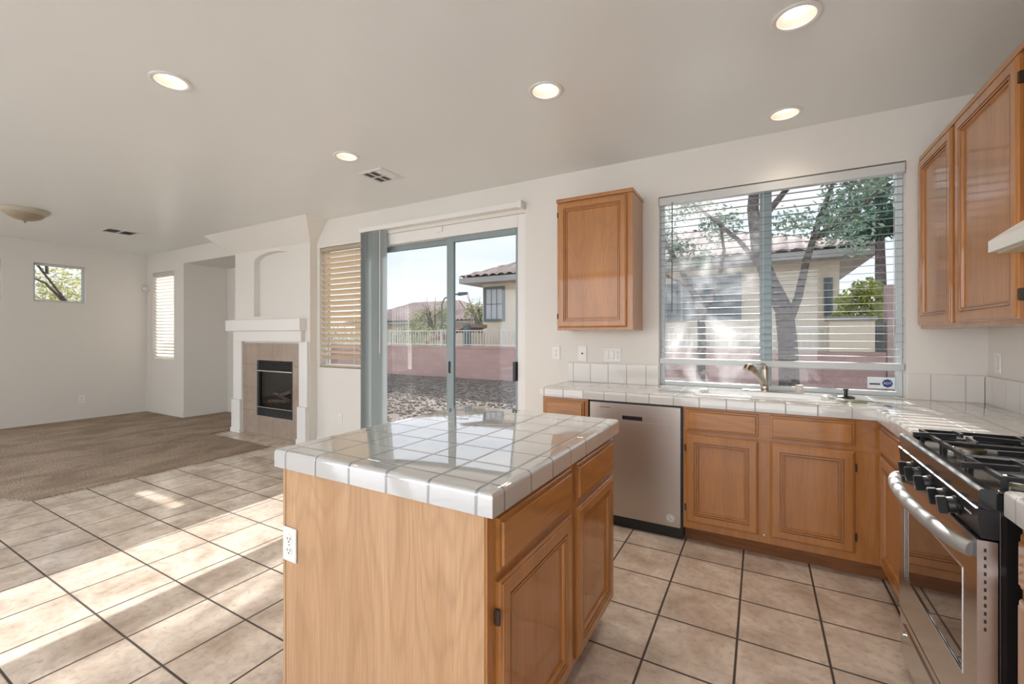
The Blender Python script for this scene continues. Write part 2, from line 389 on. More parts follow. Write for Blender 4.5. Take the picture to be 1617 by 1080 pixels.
m.face((AL[1], WY + .16, 0), (AL[1], 4.30, 0), (AL[1], 4.30, AL[3]), (AL[1], WY + .16, AL[3]))
m.face((AL[0], 4.30, 0), (AL[1], 4.30, 0), (AL[1], 4.30, AL[3]), (AL[0], 4.30, AL[3]))
m.face((AL[0], WY + .16, AL[3]), (AL[1], WY + .16, AL[3]), (AL[1], 4.30, AL[3]), (AL[0], 4.30, AL[3]))
m.build('wall_alcove', M_wall, smooth=0, kind='structure', recalc=False)
B(LX - .16, RX + .12, BY - .12, WY + .16, -.12, 0).build('floor', M_floor, smooth=0, kind='structure')
B(AL[0], AL[1], WY + .16, 4.30, -.12, 0).build('floor_alcove', M_floor, smooth=0, kind='structure')
CANS = [(-2.845, 1.21), (-2.83, 2.41), (-1.075, 2.34), (.14, 2.355), (.137, 3.345)]
def ceiling():
    m = MB(); bm = m.bm; x0, x1, y0, y1 = LX - .16, RX + .12, BY - .12, WY + .16; es = []
    def loop(pts):
        vs = [bm.verts.new((x, y, CZ)) for x, y in pts]
        for i in range(len(vs)): es.append(bm.edges.new((vs[i], vs[(i + 1) % len(vs)])))
    loop([(x0, y0), (x1, y0), (x1, y1), (x0, y1)])
    for cx, cy in CANS: loop([(cx + .078 * math.cos(k * math.pi / 16), cy + .078 * math.sin(k * math.pi / 16)) for k in range(32)])
    bmesh.ops.triangle_fill(bm, edges=es, use_beauty=True)
    m.build('ceiling', M_ceil, smooth=0, kind='structure')
    B(x0, x1, y0, y1, CZ + .16, CZ + .22).build('ceiling_deck', M_ceil, smooth=0, kind='structure')
ceiling()
# baseboards
B(LX + .001, LX + .016, BY, WY, 0, .085, bev=.003).build('baseboard_left', M_base, kind='structure')
B(LX + .016, AL[0], WY - .016, WY - .001, 0, .085, bev=.003).build('baseboard_back', M_base, kind='structure')
B(AL[0] + .001, AL[0] + .016, WY, 4.284, 0, .085, bev=.003).build('baseboard_alcove_side', M_base, kind='structure')
B(AL[0] + .016, AL[1], 4.284, 4.299, 0, .085, bev=.003).build('baseboard_alcove', M_base, kind='structure')
B(-4.78, -3.96, WY - .016, WY - .001, 0, .085, bev=.003).build('baseboard_door', M_base, kind='structure')
# carpet
CP = [(-5.10, 1.20), (-5.10, 3.19), (-6.485, 3.21), (-6.485, 4.283), (AL[0] + .017, 4.283), (AL[0] + .017, WY - .017), (LX + .017, WY - .017), (LX + .017, -1.0), (-7.6, -.08)]
def carpet():
    m = MB().slab(CP[::1], 0.0005, .016, .008, seg=3)
    o = m.build('carpet', M_carpet, smooth=60, kind='stuff', loc=(-7.2, 2, 0))
    return tag(o, 'brown cut pile carpet covering the living room floor', 'carpet')
carpet()

# ------------------------------------------------------------------ windows
def window(name, axis, a0, a1, u0, u1, z0, z1, fw, mull=None, fmat=None, gmat=None, mw=.06):
    P = (lambda *q: (q[0], q[1], q[2], q[3], q[4], q[5])) if axis == 0 else (lambda a, b, c, d, e, f: (c, d, a, b, e, f))
    r = struct_root(name, ((a0 + a1) / 2, (u0 + u1) / 2, z0) if axis == 0 else ((u0 + u1) / 2, (a0 + a1) / 2, z0))
    m = MB()
    for q in ((u0, u0 + fw, z0, z1), (u1 - fw, u1, z0, z1), (u0 + fw, u1 - fw, z0, z0 + fw), (u0 + fw, u1 - fw, z1 - fw, z1)): m.box(*P(a0, a1, *q), bev=.003)
    m.build('window_frame', fmat or M_frame, r)
    if mull is not None:
        B(*P(a0 - .005, a1 + .005, mull - mw / 2, mull + mw / 2, z0 + fw, z1 - fw), bev=.003).build('mullion', M_frame_grey, r)
        segs = [(u0 + fw, mull - mw / 2), (mull + mw / 2, u1 - fw)]
    else: segs = [(u0 + fw, u1 - fw)]
    am = (a0 + a1) / 2; gs = []
    for i, (a, b) in enumerate(segs):
        gs.append(B(*P(am - .003, am + .003, a, b, z0 + fw, z1 - fw)).build('pane', (gmat[i] if gmat else M_glass), r, smooth=0))
    return r, gs
KWIN, kpanes = window('window_1', 1, 3.69, 3.74, KW[0] + .001, KW[1] - .001, KW[2] + .0015, KW[3] - .001, .030, .035, gmat=[M_glass_dirty, M_glass], mw=.075)
window('window_2', 1, 3.70, 3.74, SW[0] + .001, SW[1] - .001, SW[2] + .001, SW[3] - .001, .035)
window('window_3', 1, 3.70, 3.74, LW[0] + .001, LW[1] - .001, LW[2] + .001, LW[3] - .001, .035)
window('window_4', 0, LX - .11, LX - .07, 2.213, 2.803, 1.851, 2.431, .03)
window('window_5', 0, LX - .11, LX - .07, 1.251, 1.893, 1.851, 2.431, .03)
# tiled sill in the kitchen window
B(KW[0] + .002, KW[1] - .002, 3.606, 3.775, KW[2] + .0001, KW[2] + .0012).build('trim_1', M_splash, smooth=0, kind='structure')
# security sticker on the right pane
def sticker():
    r = thing('window_sticker', 'white security sticker with blue emblem in the lower corner of the kitchen window', 'sticker', (.61, 3.708, 1.0))
    y = 3.7085
    B(.612, .750, y, y + .002, .995, 1.068).build('label_sheet', flat('sticker_white', (.80, .82, .84), .4), r)
    B(.622, .676, y - .001, y, 1.018, 1.028).build('print_line', flat('sticker_ink', (.05, .06, .10), .5), r)
    m = MB(); m.lathe((.713, y, 1.030), [(0, .0), (.027, 0), (.027, .0015), (0, .0015)], 8, (0, -1, 0)); m.build('emblem', flat('emblem_blue', (.02, .05, .22), .4), r)
    cu = bpy.data.curves.new('t', 'FONT'); cu.body = 'ADT'; cu.size = .021; cu.align_x = 'CENTER'; cu.align_y = 'CENTER'; cu.extrude = .0004
    to = bpy.data.objects.new('t', cu); COL.objects.link(to); bpy.context.view_layer.update()
    me = bpy.data.meshes.new_from_object(to.evaluated_get(bpy.context.evaluated_depsgraph_get())); bpy.data.objects.remove(to)
    me.transform(Matrix.Translation(Vector((.713, y - .002, 1.030)) - r.location) @ Matrix.Rotation(R(90), 4, 'X')); me.materials.clear(); me.materials.append(MATS['sticker_white'])
    o = bpy.data.objects.new('emblem_lettering', me); COL.objects.link(o); o.parent = r
sticker()

# ------------------------------------------------------------------ blinds
def blind(name, label, u0, u1, y, ztop, zbot, pitch, depth, tilt, mat, wand=None, cords=(), tilt_low=None, group=None, rail=.045):
    r = thing(name, label, 'blind', ((u0 + u1) / 2, y, zbot), group)
    B(u0, u1, y - .025, y + .03, ztop - rail, ztop, bev=.003).build('head_rail', flat('head_rail_white', (.66, .66, .65), .4) if mat is M_slat else mat, r)
    B(u0 + .004, u1 - .004, y - .026, y + .026, zbot, zbot + (.046 if mat is M_slat else .024), bev=.008).build('bottom_rail', flat('rail_grey', (.58, .60, .60), .4) if mat is M_slat else mat, r)
    z = ztop - rail - pitch * .7
    while z > zbot + .06:
        t = R(tilt_low[1]) if tilt_low and tilt_low[2] < z < tilt_low[0] else R(tilt); m = MB(); prof = []
        n = 4; top = []; bot = []
        for i in range(n + 1):
            s = (i / n - .5) * depth; c = depth * .03 * (1 - (2 * i / n - 1) ** 2)
            py, pz = s * math.cos(t) - c * math.sin(t), s * math.sin(t) + c * math.cos(t)
            top.append((0, y + py, z + pz + .0007)); bot.append((0, y + py, z + pz - .0007))
        m.extr(top + bot[::-1], (u0 + .006, 0, 0), (u1 - .006, 0, 0)); m.build('slat', mat, r); z -= pitch
    for u in cords: MB().tube([(u, y - depth / 2 - .003, ztop - rail), (u, y - depth / 2 - .003, zbot + .02)], .0012, 6).build('ladder_cord', M_cord, r)
    if wand:
        MB().tube([(wand[0], y - .04, ztop - rail + .01), (wand[0], y - .045, wand[1])], .004, 8).build('tilt_wand', flat('smoky_wand', (.16, .19, .22), .2), r)
    return r
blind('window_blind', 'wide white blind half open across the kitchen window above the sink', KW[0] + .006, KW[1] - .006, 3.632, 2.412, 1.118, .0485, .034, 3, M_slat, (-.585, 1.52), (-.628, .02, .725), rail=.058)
blind('window_blind', 'cream blind closed over the narrow window left of the sliding door', SW[0] + .006, SW[1] - .006, 3.652, 2.42, .956, .066, .064, -46, M_slat_tan, None, (-4.62, -4.12), tilt_low=(1.31, -30, 1.08))
blind('window_blind', 'pale closed blind in the far corner window of the living room', LW[0] + .006, LW[1] - .006, 3.652, 2.415, .946, .055, .058, -52, M_slat_glow, None, (-9.02, -8.52))

# ------------------------------------------------------------------ sliding glass door
def slider():
    r = struct_root('door_1', ((SD[0] + SD[1]) / 2, 3.70, 0)); x0, x1, _, z1 = SD
    m = MB()
    for q in ((x0 + .001, x0 + .05, .03, z1 - .001), (x1 - .085, x1 - .001, .03, z1 - .001), (x0 + .05, x1 - .085, z1 - .12, z1 - .001), (x0 + .001, x1 - .001, .001, .03)):
        m.box(q[0], q[1], 3.635, 3.775, q[2], q[3], bev=.004)
    m.build('door_frame', M_white, r)
    def leaf(a, b, y0, y1, zt, nm, gm, sw0, sw1):
        p = MB()
        p.box(a, a + sw0, y0, y1, .03, zt, bev=.004); p.box(b - sw1, b, y0, y1, .03, zt, bev=.004)
        p.box(a + sw0, b - sw1, y0, y1, zt - .055, zt, bev=.004); p.box(a + sw0, b - sw1, y0, y1, .03, .13, bev=.004)
        f = p.build(nm, M_frame_grey, r); ym = (y0 + y1) / 2
        B(a + sw0, b - sw1, ym - .003, ym + .003, .13, zt - .055).build('pane', gm, f, smooth=0)
        return f
    f1 = leaf(x0 + .05, -2.755, 3.715, 3.75, 2.345, 'fixed_panel', M_glass_door, .05, .075)
    f2 = leaf(-2.80, x1 - .086, 3.66, 3.70, 2.35, 'sliding_panel', M_glass, .085, .035)
    B(-1.99, -1.962, 3.60, 3.66, .915, 1.095, bev=.006).build('door_handle', M_plast, f2)
    B(-2.772, -2.752, 3.648, 3.66, .955, 1.075, bev=.003).build('latch', M_plast, f2)
    B(-2.90, -2.83, 3.62, 3.635, 2.41, 2.465, bev=.003).build('track_clip', M_white, r)
slider()
def vertical_blind():
    r = thing('vertical_blind', 'grey vertical blind vanes stacked at the left side of the sliding door', 'blind', (-3.75, 3.55, .02))
    B(-3.955, -1.90, 3.535, 3.619, 2.505, 2.555, bev=.004).build('head_rail', M_white, r)
    B(-1.90, -1.865, 3.53, 3.619, 2.495, 2.565, bev=.004).build('end_cap', M_white, r)
    for i in range(10):
        x = -3.893 + i * .020 if i < 5 else -3.80 + (i - 4) * .040; a = R((66 if i < 5 else 47) + 5 * math.sin(i * 1.7)); m = MB(); top = []; bot = []
        for k in range(7):
            s = (k / 6 - .5) * .089; c = .007 * (1 - (k / 3 - 1) ** 2)
            px, py = s * math.cos(a) - c * math.sin(a), s * math.sin(a) + c * math.cos(a)
            top.append((x + px, 3.562 + py * .9, 0)); bot.append((x + px + .001, 3.562 + py * .9 + .0006, 0))
        m.extr(top + bot[::-1], (0, 0, .025), (0, 0, 2.50)); m.build('vane', M_vane, r)
    MB().tube([(-3.585, 3.50, 2.49), (-3.583, 3.495, 1.15)], .004, 8).build('wand', M_cord, r)
vertical_blind()

# ------------------------------------------------------------------ cabinets
DOOR = [(0, 0), (0, .010), (.004, .015), (.010, .017), (.012, .0195), (.048, .0195), (.0493, .0100), (.0533, .0100), (.0546, .0190), (.060, .0190), (.0615, .0085), (.0665, .0085), (.068, .0150), (.0725, .0150), (.076, .005)]
DRAW = [(0, 0), (0, .010), (.004, .0125), (.012, .0128), (.0145, .0190), (.017, .0205)]
def front(kind, face, axis, a0, a1, z0, z1, parent, hinge=None, sgn=-1):
    """door or drawer front lying on plane `face`; axis 0: faces +-X (a = Y range), axis 1: faces -Y (a = X range)"""
    if axis == 1: o, u, n = (a0, face, z0), (1, 0, 0), (0, sgn, 0)
    else: o, u, n = (face, a0, z0), (0, 1, 0), (sgn, 0, 0)
    mat = M_oak[2] if kind == 'door' else M_oak[0 if axis == 1 else 1]
    f = MB().panel(o, u, n, a1 - a0, z1 - z0, DOOR if kind == 'door' else DRAW).build(kind, mat, parent, smooth=20)
    if hinge:
        h = a0 if hinge == 'lo' else a1; d = -1 if hinge == 'lo' else 1
        for z in (z0 + .09, z1 - .09):
            if axis == 1: q = MB().box(h - .003 + d * .006, h + .003 + d * .006, face + sgn * .013, face + sgn * .002, z - .021, z + .021, bev=.002); q.tube([(h + d * .004, face + sgn * .013, z - .02), (h + d * .004, face + sgn * .013, z + .02)], .005, 10)
            else: q = MB().box(face + sgn * .002, face + sgn * .013, h - .003 + d * .006, h + .003 + d * .006, z - .021, z + .021, bev=.002); q.tube([(face + sgn * .013, h + d * .004, z - .02), (face + sgn * .013, h + d * .004, z + .02)], .005, 10)
            q.build('hinge', M_hinge, f)
    return f
CT, CB = .948, .885
# island
isl = thing('island_cabinet', 'oak kitchen island cabinet with pale grained end panel, two drawers and two doors', 'cabinet', (-1.02, 1.5, 0))
B(-1.432, -.605, .968, 2.045, .10, CB - .001, bev=.001).build('cabinet_body', M_oak[2], isl)
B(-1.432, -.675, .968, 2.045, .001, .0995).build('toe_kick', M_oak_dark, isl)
B(-1.432, -.612, .958, .9675, .001, CB - .001, bev=.001).build('end_panel', M_oak_pale, isl)
B(-.6118, -.6045, .960, .9675, .10, CB - .001, bev=.001).build('corner_stile', M_oak[2], isl)
B(-1.446, -1.4325, .956, 2.045, .001, CB - .001, bev=.002).build('back_panel', M_oak_pale, isl)
for a0, a1, hg in ((1.0, 1.515, 'lo'), (1.572, 2.032, None)):
    front('drawer', -.605, 0, a0, a1, .715, .857, isl, sgn=1)
    front('door', -.605, 0, a0, a1, .125, .69, isl, hg, sgn=1)
o = MB().slab([(-1.458, .932), (-.572, .932), (-.572, 2.062), (-1.458, 2.062)], CB, CT, .016).build('island_countertop', M_island, loc=(-1.015, 1.5, CB), smooth=50)
tag(o, 'glossy white tiled countertop on the kitchen island reflecting the patio door', 'countertop')
# back run
c = thing('base_cabinet', 'narrow oak base cabinet at the left end, beside the dishwasher', 'cabinet', (-1.25, 3.34, 0))
B(-1.43, -1.072, 3.065, 3.615, .10, CB - .001, bev=.001).build('cabinet_body', M_oak[2], c)
B(-1.43, -1.072, 3.14, 3.615, .001, .0995).build('toe_kick', M_oak_dark, c)
front('drawer', 3.065, 1, -1.405, -1.10, .73, .862, c); front('door', 3.065, 1, -1.405, -1.10, .15, .705, c, 'lo')
c = thing('sink_cabinet', 'oak sink base cabinet under the kitchen window with two doors', 'cabinet', (.06, 3.34, 0))
B(-.43, .565, 3.065, 3.615, .10, .70, bev=.001).build('cabinet_body', M_oak[2], c)
m = MB(); m.box(-.43, .565, 3.065, 3.083, .7005, CB - .001); m.build('face_rail', M_oak[0], c)
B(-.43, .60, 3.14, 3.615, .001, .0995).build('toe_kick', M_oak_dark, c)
for a0, a1, hg in ((-.413, -.008, 'lo'), (.052, .451, 'hi')):
    front('drawer', 3.065, 1, a0, a1, .732, .866, c); front('door', 3.065, 1, a0, a1, .145, .706, c, hg)
MB().lathe((.022, 3.065, .15), [(0, .012), (.006, .010), (.006, 0), (0, 0)], 12, (0, -1, 0)).build('bumper', M_nickel, c)
c = thing('corner_cabinet', 'oak base cabinet in the corner, left of the gas range', 'cabinet', (.85, 2.75, 0))
B(.566, 1.14, 2.40, 3.615, .10, CB - .001, bev=.001).build('cabinet_body', M_oak[2], c)
B(.605, 1.14, 2.40, 3.615, .001, .0995).build('toe_kick', M_oak_dark, c)
front('drawer', .566, 0, 2.45, 3.025, .722, .856, c); front('door', .566, 0, 2.45, 3.025, .125, .70, c)
c = thing('base_cabinet', 'oak base cabinet in the foreground, right of the gas range', 'cabinet', (.85, .95, 0))
B(.558, 1.14, .30, 1.575, .10, CB - .001, bev=.001).build('cabinet_body', M_oak[2], c)
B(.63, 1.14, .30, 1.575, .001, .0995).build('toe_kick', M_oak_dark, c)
for a0, a1, hg in ((1.07, 1.553, None), (.50, 1.03, None)):
    front('drawer', .558, 0, a0, a1, .725, .857, c); front('door', .558, 0, a0, a1, .125, .70, c, hg)
o = MB().slab([(.532, .28), (1.143, .28), (1.143, 1.592), (.532, 1.592)], CB, CT + .004, .014).build('countertop', M_near, loc=(.84, .94, CB), smooth=50)
tag(o, 'white tiled countertop corner in the foreground, right of the gas range', 'countertop')
SK = (-.385, .40, 3.13, 3.545)
o = MB().slab([(-1.445, 3.035), (.538, 3.035), (.538, 2.372), (1.143, 2.372), (1.143, 3.618), (-1.445, 3.618)], CB, CT, .013,
    holes=[[(SK[0] + .02, SK[2] + .02), (SK[1] - .02, SK[2] + .02), (SK[1] - .02, SK[3] - .085), (SK[0] + .02, SK[3] - .085)]]).build('countertop', M_count, loc=(0, 3.3, CB), smooth=50)
tag(o, 'long white tiled countertop running under the kitchen window and turning the corner', 'countertop')
# backsplashes
B(-1.445, KW[0], 3.601, 3.6195, CT - .0008, 1.105, bev=.003).build('tile_backsplash', M_splash, loc=(-1.07, 3.61, CT))
tag(bpy.data.objects['tile_backsplash'], 'row of white backsplash tiles left of the kitchen window', 'backsplash')
o = B(KW[1], 1.126, 3.601, 3.6195, CT - .0008, 1.105, bev=.003).build('tile_backsplash', M_splash, loc=(.96, 3.61, CT)); tag(o, 'short row of white backsplash tiles between the kitchen window and the corner', 'backsplash')
o = B(1.1265, 1.1445, 2.375, 3.6005, CT - .0008, 1.105, bev=.003).build('tile_backsplash', M_splash_side, loc=(1.138, 3, CT)); tag(o, 'row of white backsplash tiles on the right wall behind the counter', 'backsplash')
# sink
def sink():
    r = thing('kitchen_sink', 'white drop-in kitchen sink set into the tiled counter', 'sink', (.01, 3.34, CT))
    x0, x1, y0, y1 = SK; z = CT + .012
    def loop(i, zz, back=0, rr=.05):
        pts = []; a0, a1, b0, b1 = x0 + i, x1 - i, y0 + i, y1 - i - back; rr = max(.012, rr - i * .3)
        for cx, cy, s in ((a1 - rr, b1 - rr, 0), (a0 + rr, b1 - rr, 90), (a0 + rr, b0 + rr, 180), (a1 - rr, b0 + rr, 270)):
            for k in range(7): pts.append((cx + rr * math.cos(R(s + 15 * k)), cy + rr * math.sin(R(s + 15 * k)), zz))
        return pts
    m = MB(); L = [loop(0, CT + .0008), loop(.003, z - .003), loop(.010, z), loop(.035, z, .07), loop(.042, z - .006, .07), loop(.05, z - .06, .07), loop(.06, .775, .07), loop(.085, .762, .07)]
    V = [[m.bm.verts.new(p) for p in l] for l in L]
    for a, b in zip(V, V[1:]):
        for i in range(len(a)): m.bm.faces.new((a[i], a[(i + 1) % len(a)], b[(i + 1) % len(a)], b[i]))
    m.bm.faces.new(V[-1][::-1]); m.build('basin', M_ceramic, r, recalc=False)
    MB().lathe((.01, 3.31, .7625), [(.042, 0), (.042, .003), (.03, .0035), (.02, .001), (0, .001)], 24).build('drain', M_nickel, r)
sink()
def faucet():
    z = CT + .0125; r = thing('faucet', 'brushed nickel pull-out faucet behind the kitchen sink', 'faucet', (.03, 3.505, z))
    MB().lathe((.03, 3.505, z), [(0, 0), (.034, 0), (.034, .004), (.028, .012), (.025, .03), (.024, .10), (.025, .135), (.024, .155), (.014, .172), (0, .176)], 28).build('faucet_body', M_nickel, r)
    B(-.105, .165, 3.478, 3.532, z + .0, z + .006, bev=.0028).build('deck_plate', M_nickel, r)
    MB().tube([(.028, 3.49, z + .045), (.015, 3.465, z + .075), (-.02, 3.43, z + .125), (-.045, 3.405, z + .155)], [.018, .019, .0185, .019], 20).build('spout', M_nickel, r)
    MB().tube([(-.030, 3.42, z + .137), (-.055, 3.395, z + .165), (-.072, 3.372, z + .165), (-.080, 3.360, z + .148)], [.021, .0245, .025, .021], 20).build('spray_head', flat('darker_nickel', (.36, .30, .24), .3, 1.), r)
    MB().tube([(.03, 3.505, z + .172), (.005, 3.50, z + .183), (-.025, 3.497, z + .186)], [.011, .008, .006], 14).build('lever', flat('grey_lever', (.30, .31, .33), .3, 1.), r)
faucet()
z = CT + .0125
r = thing('air_gap_cap', 'small beige cap on the sink deck, right of the faucet', 'cap', (.225, 3.50, z))
MB().lathe((.225, 3.50, z), [(0, 0), (.024, 0), (.024, .045), (.021, .052), (0, .053)], 24).build('cap_body', flat('beige_cap', (.62, .57, .48), .35), r)
MB().lathe((.225, 3.477, z + .03), [(.012, 0), (.012, .003), (0, .003)], 12, (0, -1, 0)).build('cap_slot', M_screw, r)
r = thing('sink_stopper', 'black rubber sink stopper lying beside the sink on the counter', 'stopper', (.47, 3.50, CT))
MB().lathe((.47, 3.50, CT + .0005), [(0, 0), (.045, 0), (.047, .004), (.035, .010), (.012, .013), (0, .013)], 28).build('stopper_disc', M_plast, r)
MB().lathe((.47, 3.50, CT + .0125), [(.010, 0), (.010, .03), (.014, .034), (.014, .042), (0, .043)], 18).build('stopper_knob', M_plast, r)

# upper cabinets
def upper(label, x0, x1, yf):
    c = thing('wall_cabinet', label, 'cabinet', ((x0 + x1) / 2, WY, 1.38))
    B(x0, x1, yf, WY - .001, 1.38, 2.40, bev=.001).build('cabinet_body', M_oak[2], c)
    m = MB(); m.box(x0 - .006, x1 + .006, yf - .012, WY - .001, 2.4005, 2.43, bev=.006); m.build('crown_trim', M_oak[0], c)
    front('door', yf, 1, x0 + .012, x1 - .042, 1.402, 2.392, c, 'lo')
upper('single oak wall cabinet hanging between the sliding door and the kitchen window', -1.413, -.812, 3.30)
c = thing('wall_cabinet', 'tall oak wall cabinet with two glossy doors on the right wall', 'cabinet', (1.0, 3.0, 1.38))
B(.852, RX - .001, 2.36, 3.612, 1.38, 2.40, bev=.001).build('cabinet_body', M_oak[2], c)
MB().box(.842, RX - .001, 2.352, 3.614, 2.4005, 2.43, bev=.006).build('crown_trim', M_oak[1], c)
front('door', .852, 0, 3.062, 3.598, 1.402, 2.392, c, None); front('door', .852, 0, 2.395, 3.01, 1.402, 2.392, c, 'lo')
c = thing('wall_cabinet', 'short oak wall cabinet above the range hood', 'cabinet', (1.0, 1.98, 1.78))
B(.852, RX - .001, 1.60, 2.358, 1.78, 2.40, bev=.001).build('cabinet_body', M_oak[2], c)
MB().box(.842, RX - .001, 1.60, 2.350, 2.4005, 2.43, bev=.006).build('crown_trim', M_oak[1], c)
front('door', .852, 0, 2.0, 2.335, 1.80, 2.392, c); front('door', .852, 0, 1.62, 1.97, 1.80, 2.392, c)
def hood():
    r = thing('range_hood', 'white under-cabinet range hood above the gas range', 'hood', (.95, 1.98, 1.645))
    def P(x, z): return (x, 0, z)
    MB().extr([P(.742, 1.648), P(.742, 1.690), P(.80, 1.735), P(.86, 1.778), P(1.142, 1.778), P(1.142, 1.648)], (0, 1.615, 0), (0, 2.345, 0)).build('hood_shell', flat('hood_white', (.80, .80, .77), .3), r, smooth=20)
    B(.76, 1.13, 1.635, 2.325, 1.640, 1.6475).build('filter_panel', flat('hood_filter', (.62, .55, .40), .4), r)
hood()

# ------------------------------------------------------------------ dishwasher
def dishwasher():
    r = thing('dishwasher', 'stainless steel dishwasher between the oak cabinets under the counter', 'dishwasher', (-.75, 3.34, 0)); x0, x1 = -1.056, -.447
    B(-1.068, -.434, 3.085, 3.61, .08, .882).build('tub_housing', M_plast, r)
    m = MB(); yf = 3.058
    hx0, hx1, hz0, hz1 = -.825, -.690, .760, .787
    us = [x0, hx0, hx1, x1]; zs = [.088, hz0, hz1, .868]
    for i in range(3):
        for j in range(3):
            if (i, j) == (1, 1): continue
            m.face((us[i], yf, zs[j]), (us[i + 1], yf, zs[j]), (us[i + 1], yf, zs[j + 1]), (us[i], yf, zs[j + 1]))
    for a, b in (((x0, .088), (x1, .088)), ((x1, .088), (x1, .868)), ((x1, .868), (x0, .868)), ((x0, .868), (x0, .088))):
        m.face((a[0], yf, a[1]), (b[0], yf, b[1]), (b[0], 3.084, b[1]), (a[0], 3.084, a[1]))
    bmesh.ops.remove_doubles(m.bm, verts=m.bm.verts[:], dist=1e-5)
    d = m.build('door_panel', M_steel_dw, r, smooth=0)
    m = MB(); m.face((hx0, 3.08, hz0), (hx1, 3.08, hz0), (hx1, 3.08, hz1), (hx0, 3.08, hz1))
    for a, b in (((hx0, hz0), (hx1, hz0)), ((hx1, hz0), (hx1, hz1)), ((hx1, hz1), (hx0, hz1)), ((hx0, hz1), (hx0, hz0))):
        m.face((a[0], yf, a[1]), (b[0], yf, b[1]), (b[0], 3.08, b[1]), (a[0], 3.08, a[1]))
    m.build('pocket_handle', M_plast, d, smooth=0, recalc=False)
    m = MB(); fx0, fx1, fz0, fz1 = -.985, -.52, .748, .798; t = .0025
    m.box(fx0, fx1, yf - .0012, yf + .001, fz1 - t, fz1).box(fx0, fx1, yf - .0012, yf + .001, fz0, fz0 + t).box(fx0, fx0 + t, yf - .0012, yf + .001, fz0, fz1).box(fx1 - t, fx1, yf - .0012, yf + .001, fz0, fz1)
    m.build('handle_recess_line', M_steel, d)
    m = MB()
    for k in range(9): m.box(-.985 + k * .0088, -.985 + k * .0088 + .006, yf - .0008, yf, .832, .838)
    m.build('maker_mark', flat('engraved_grey', (.10, .10, .11), .5), d)
    m = MB(); m.lathe((-.508, yf, .142), [(0, 0), (.026, 0), (.026, .001), (0, .001)], 32, (0, -1, 0)); st = m.build('round_sticker', flat('sticker_paper', (.78, .76, .74), .5), d)
    m = MB(); m.lathe((-.508, yf - .001, .142), [(.021, 0), (.021, .0006), (.019, .0006), (.019, 0)], 32, (0, -1, 0), close=True)
    for dx, dz, w in ((-.003, .009, .010), (-.008, .003, .008), (0, -.002, .011), (.005, -.008, .009), (-.003, -.012, .008)): m.box(-.508 + dx - w / 2, -.508 + dx + w / 2, yf - .0016, yf - .001, .142 + dz - .0014, .142 + dz + .0014)
    m.build('sticker_print', MATS['engraved_grey'], st)
    B(-1.066, -.436, 3.10, 3.12, .001, .08).build('kick_plate', M_plast, r)
dishwasher()

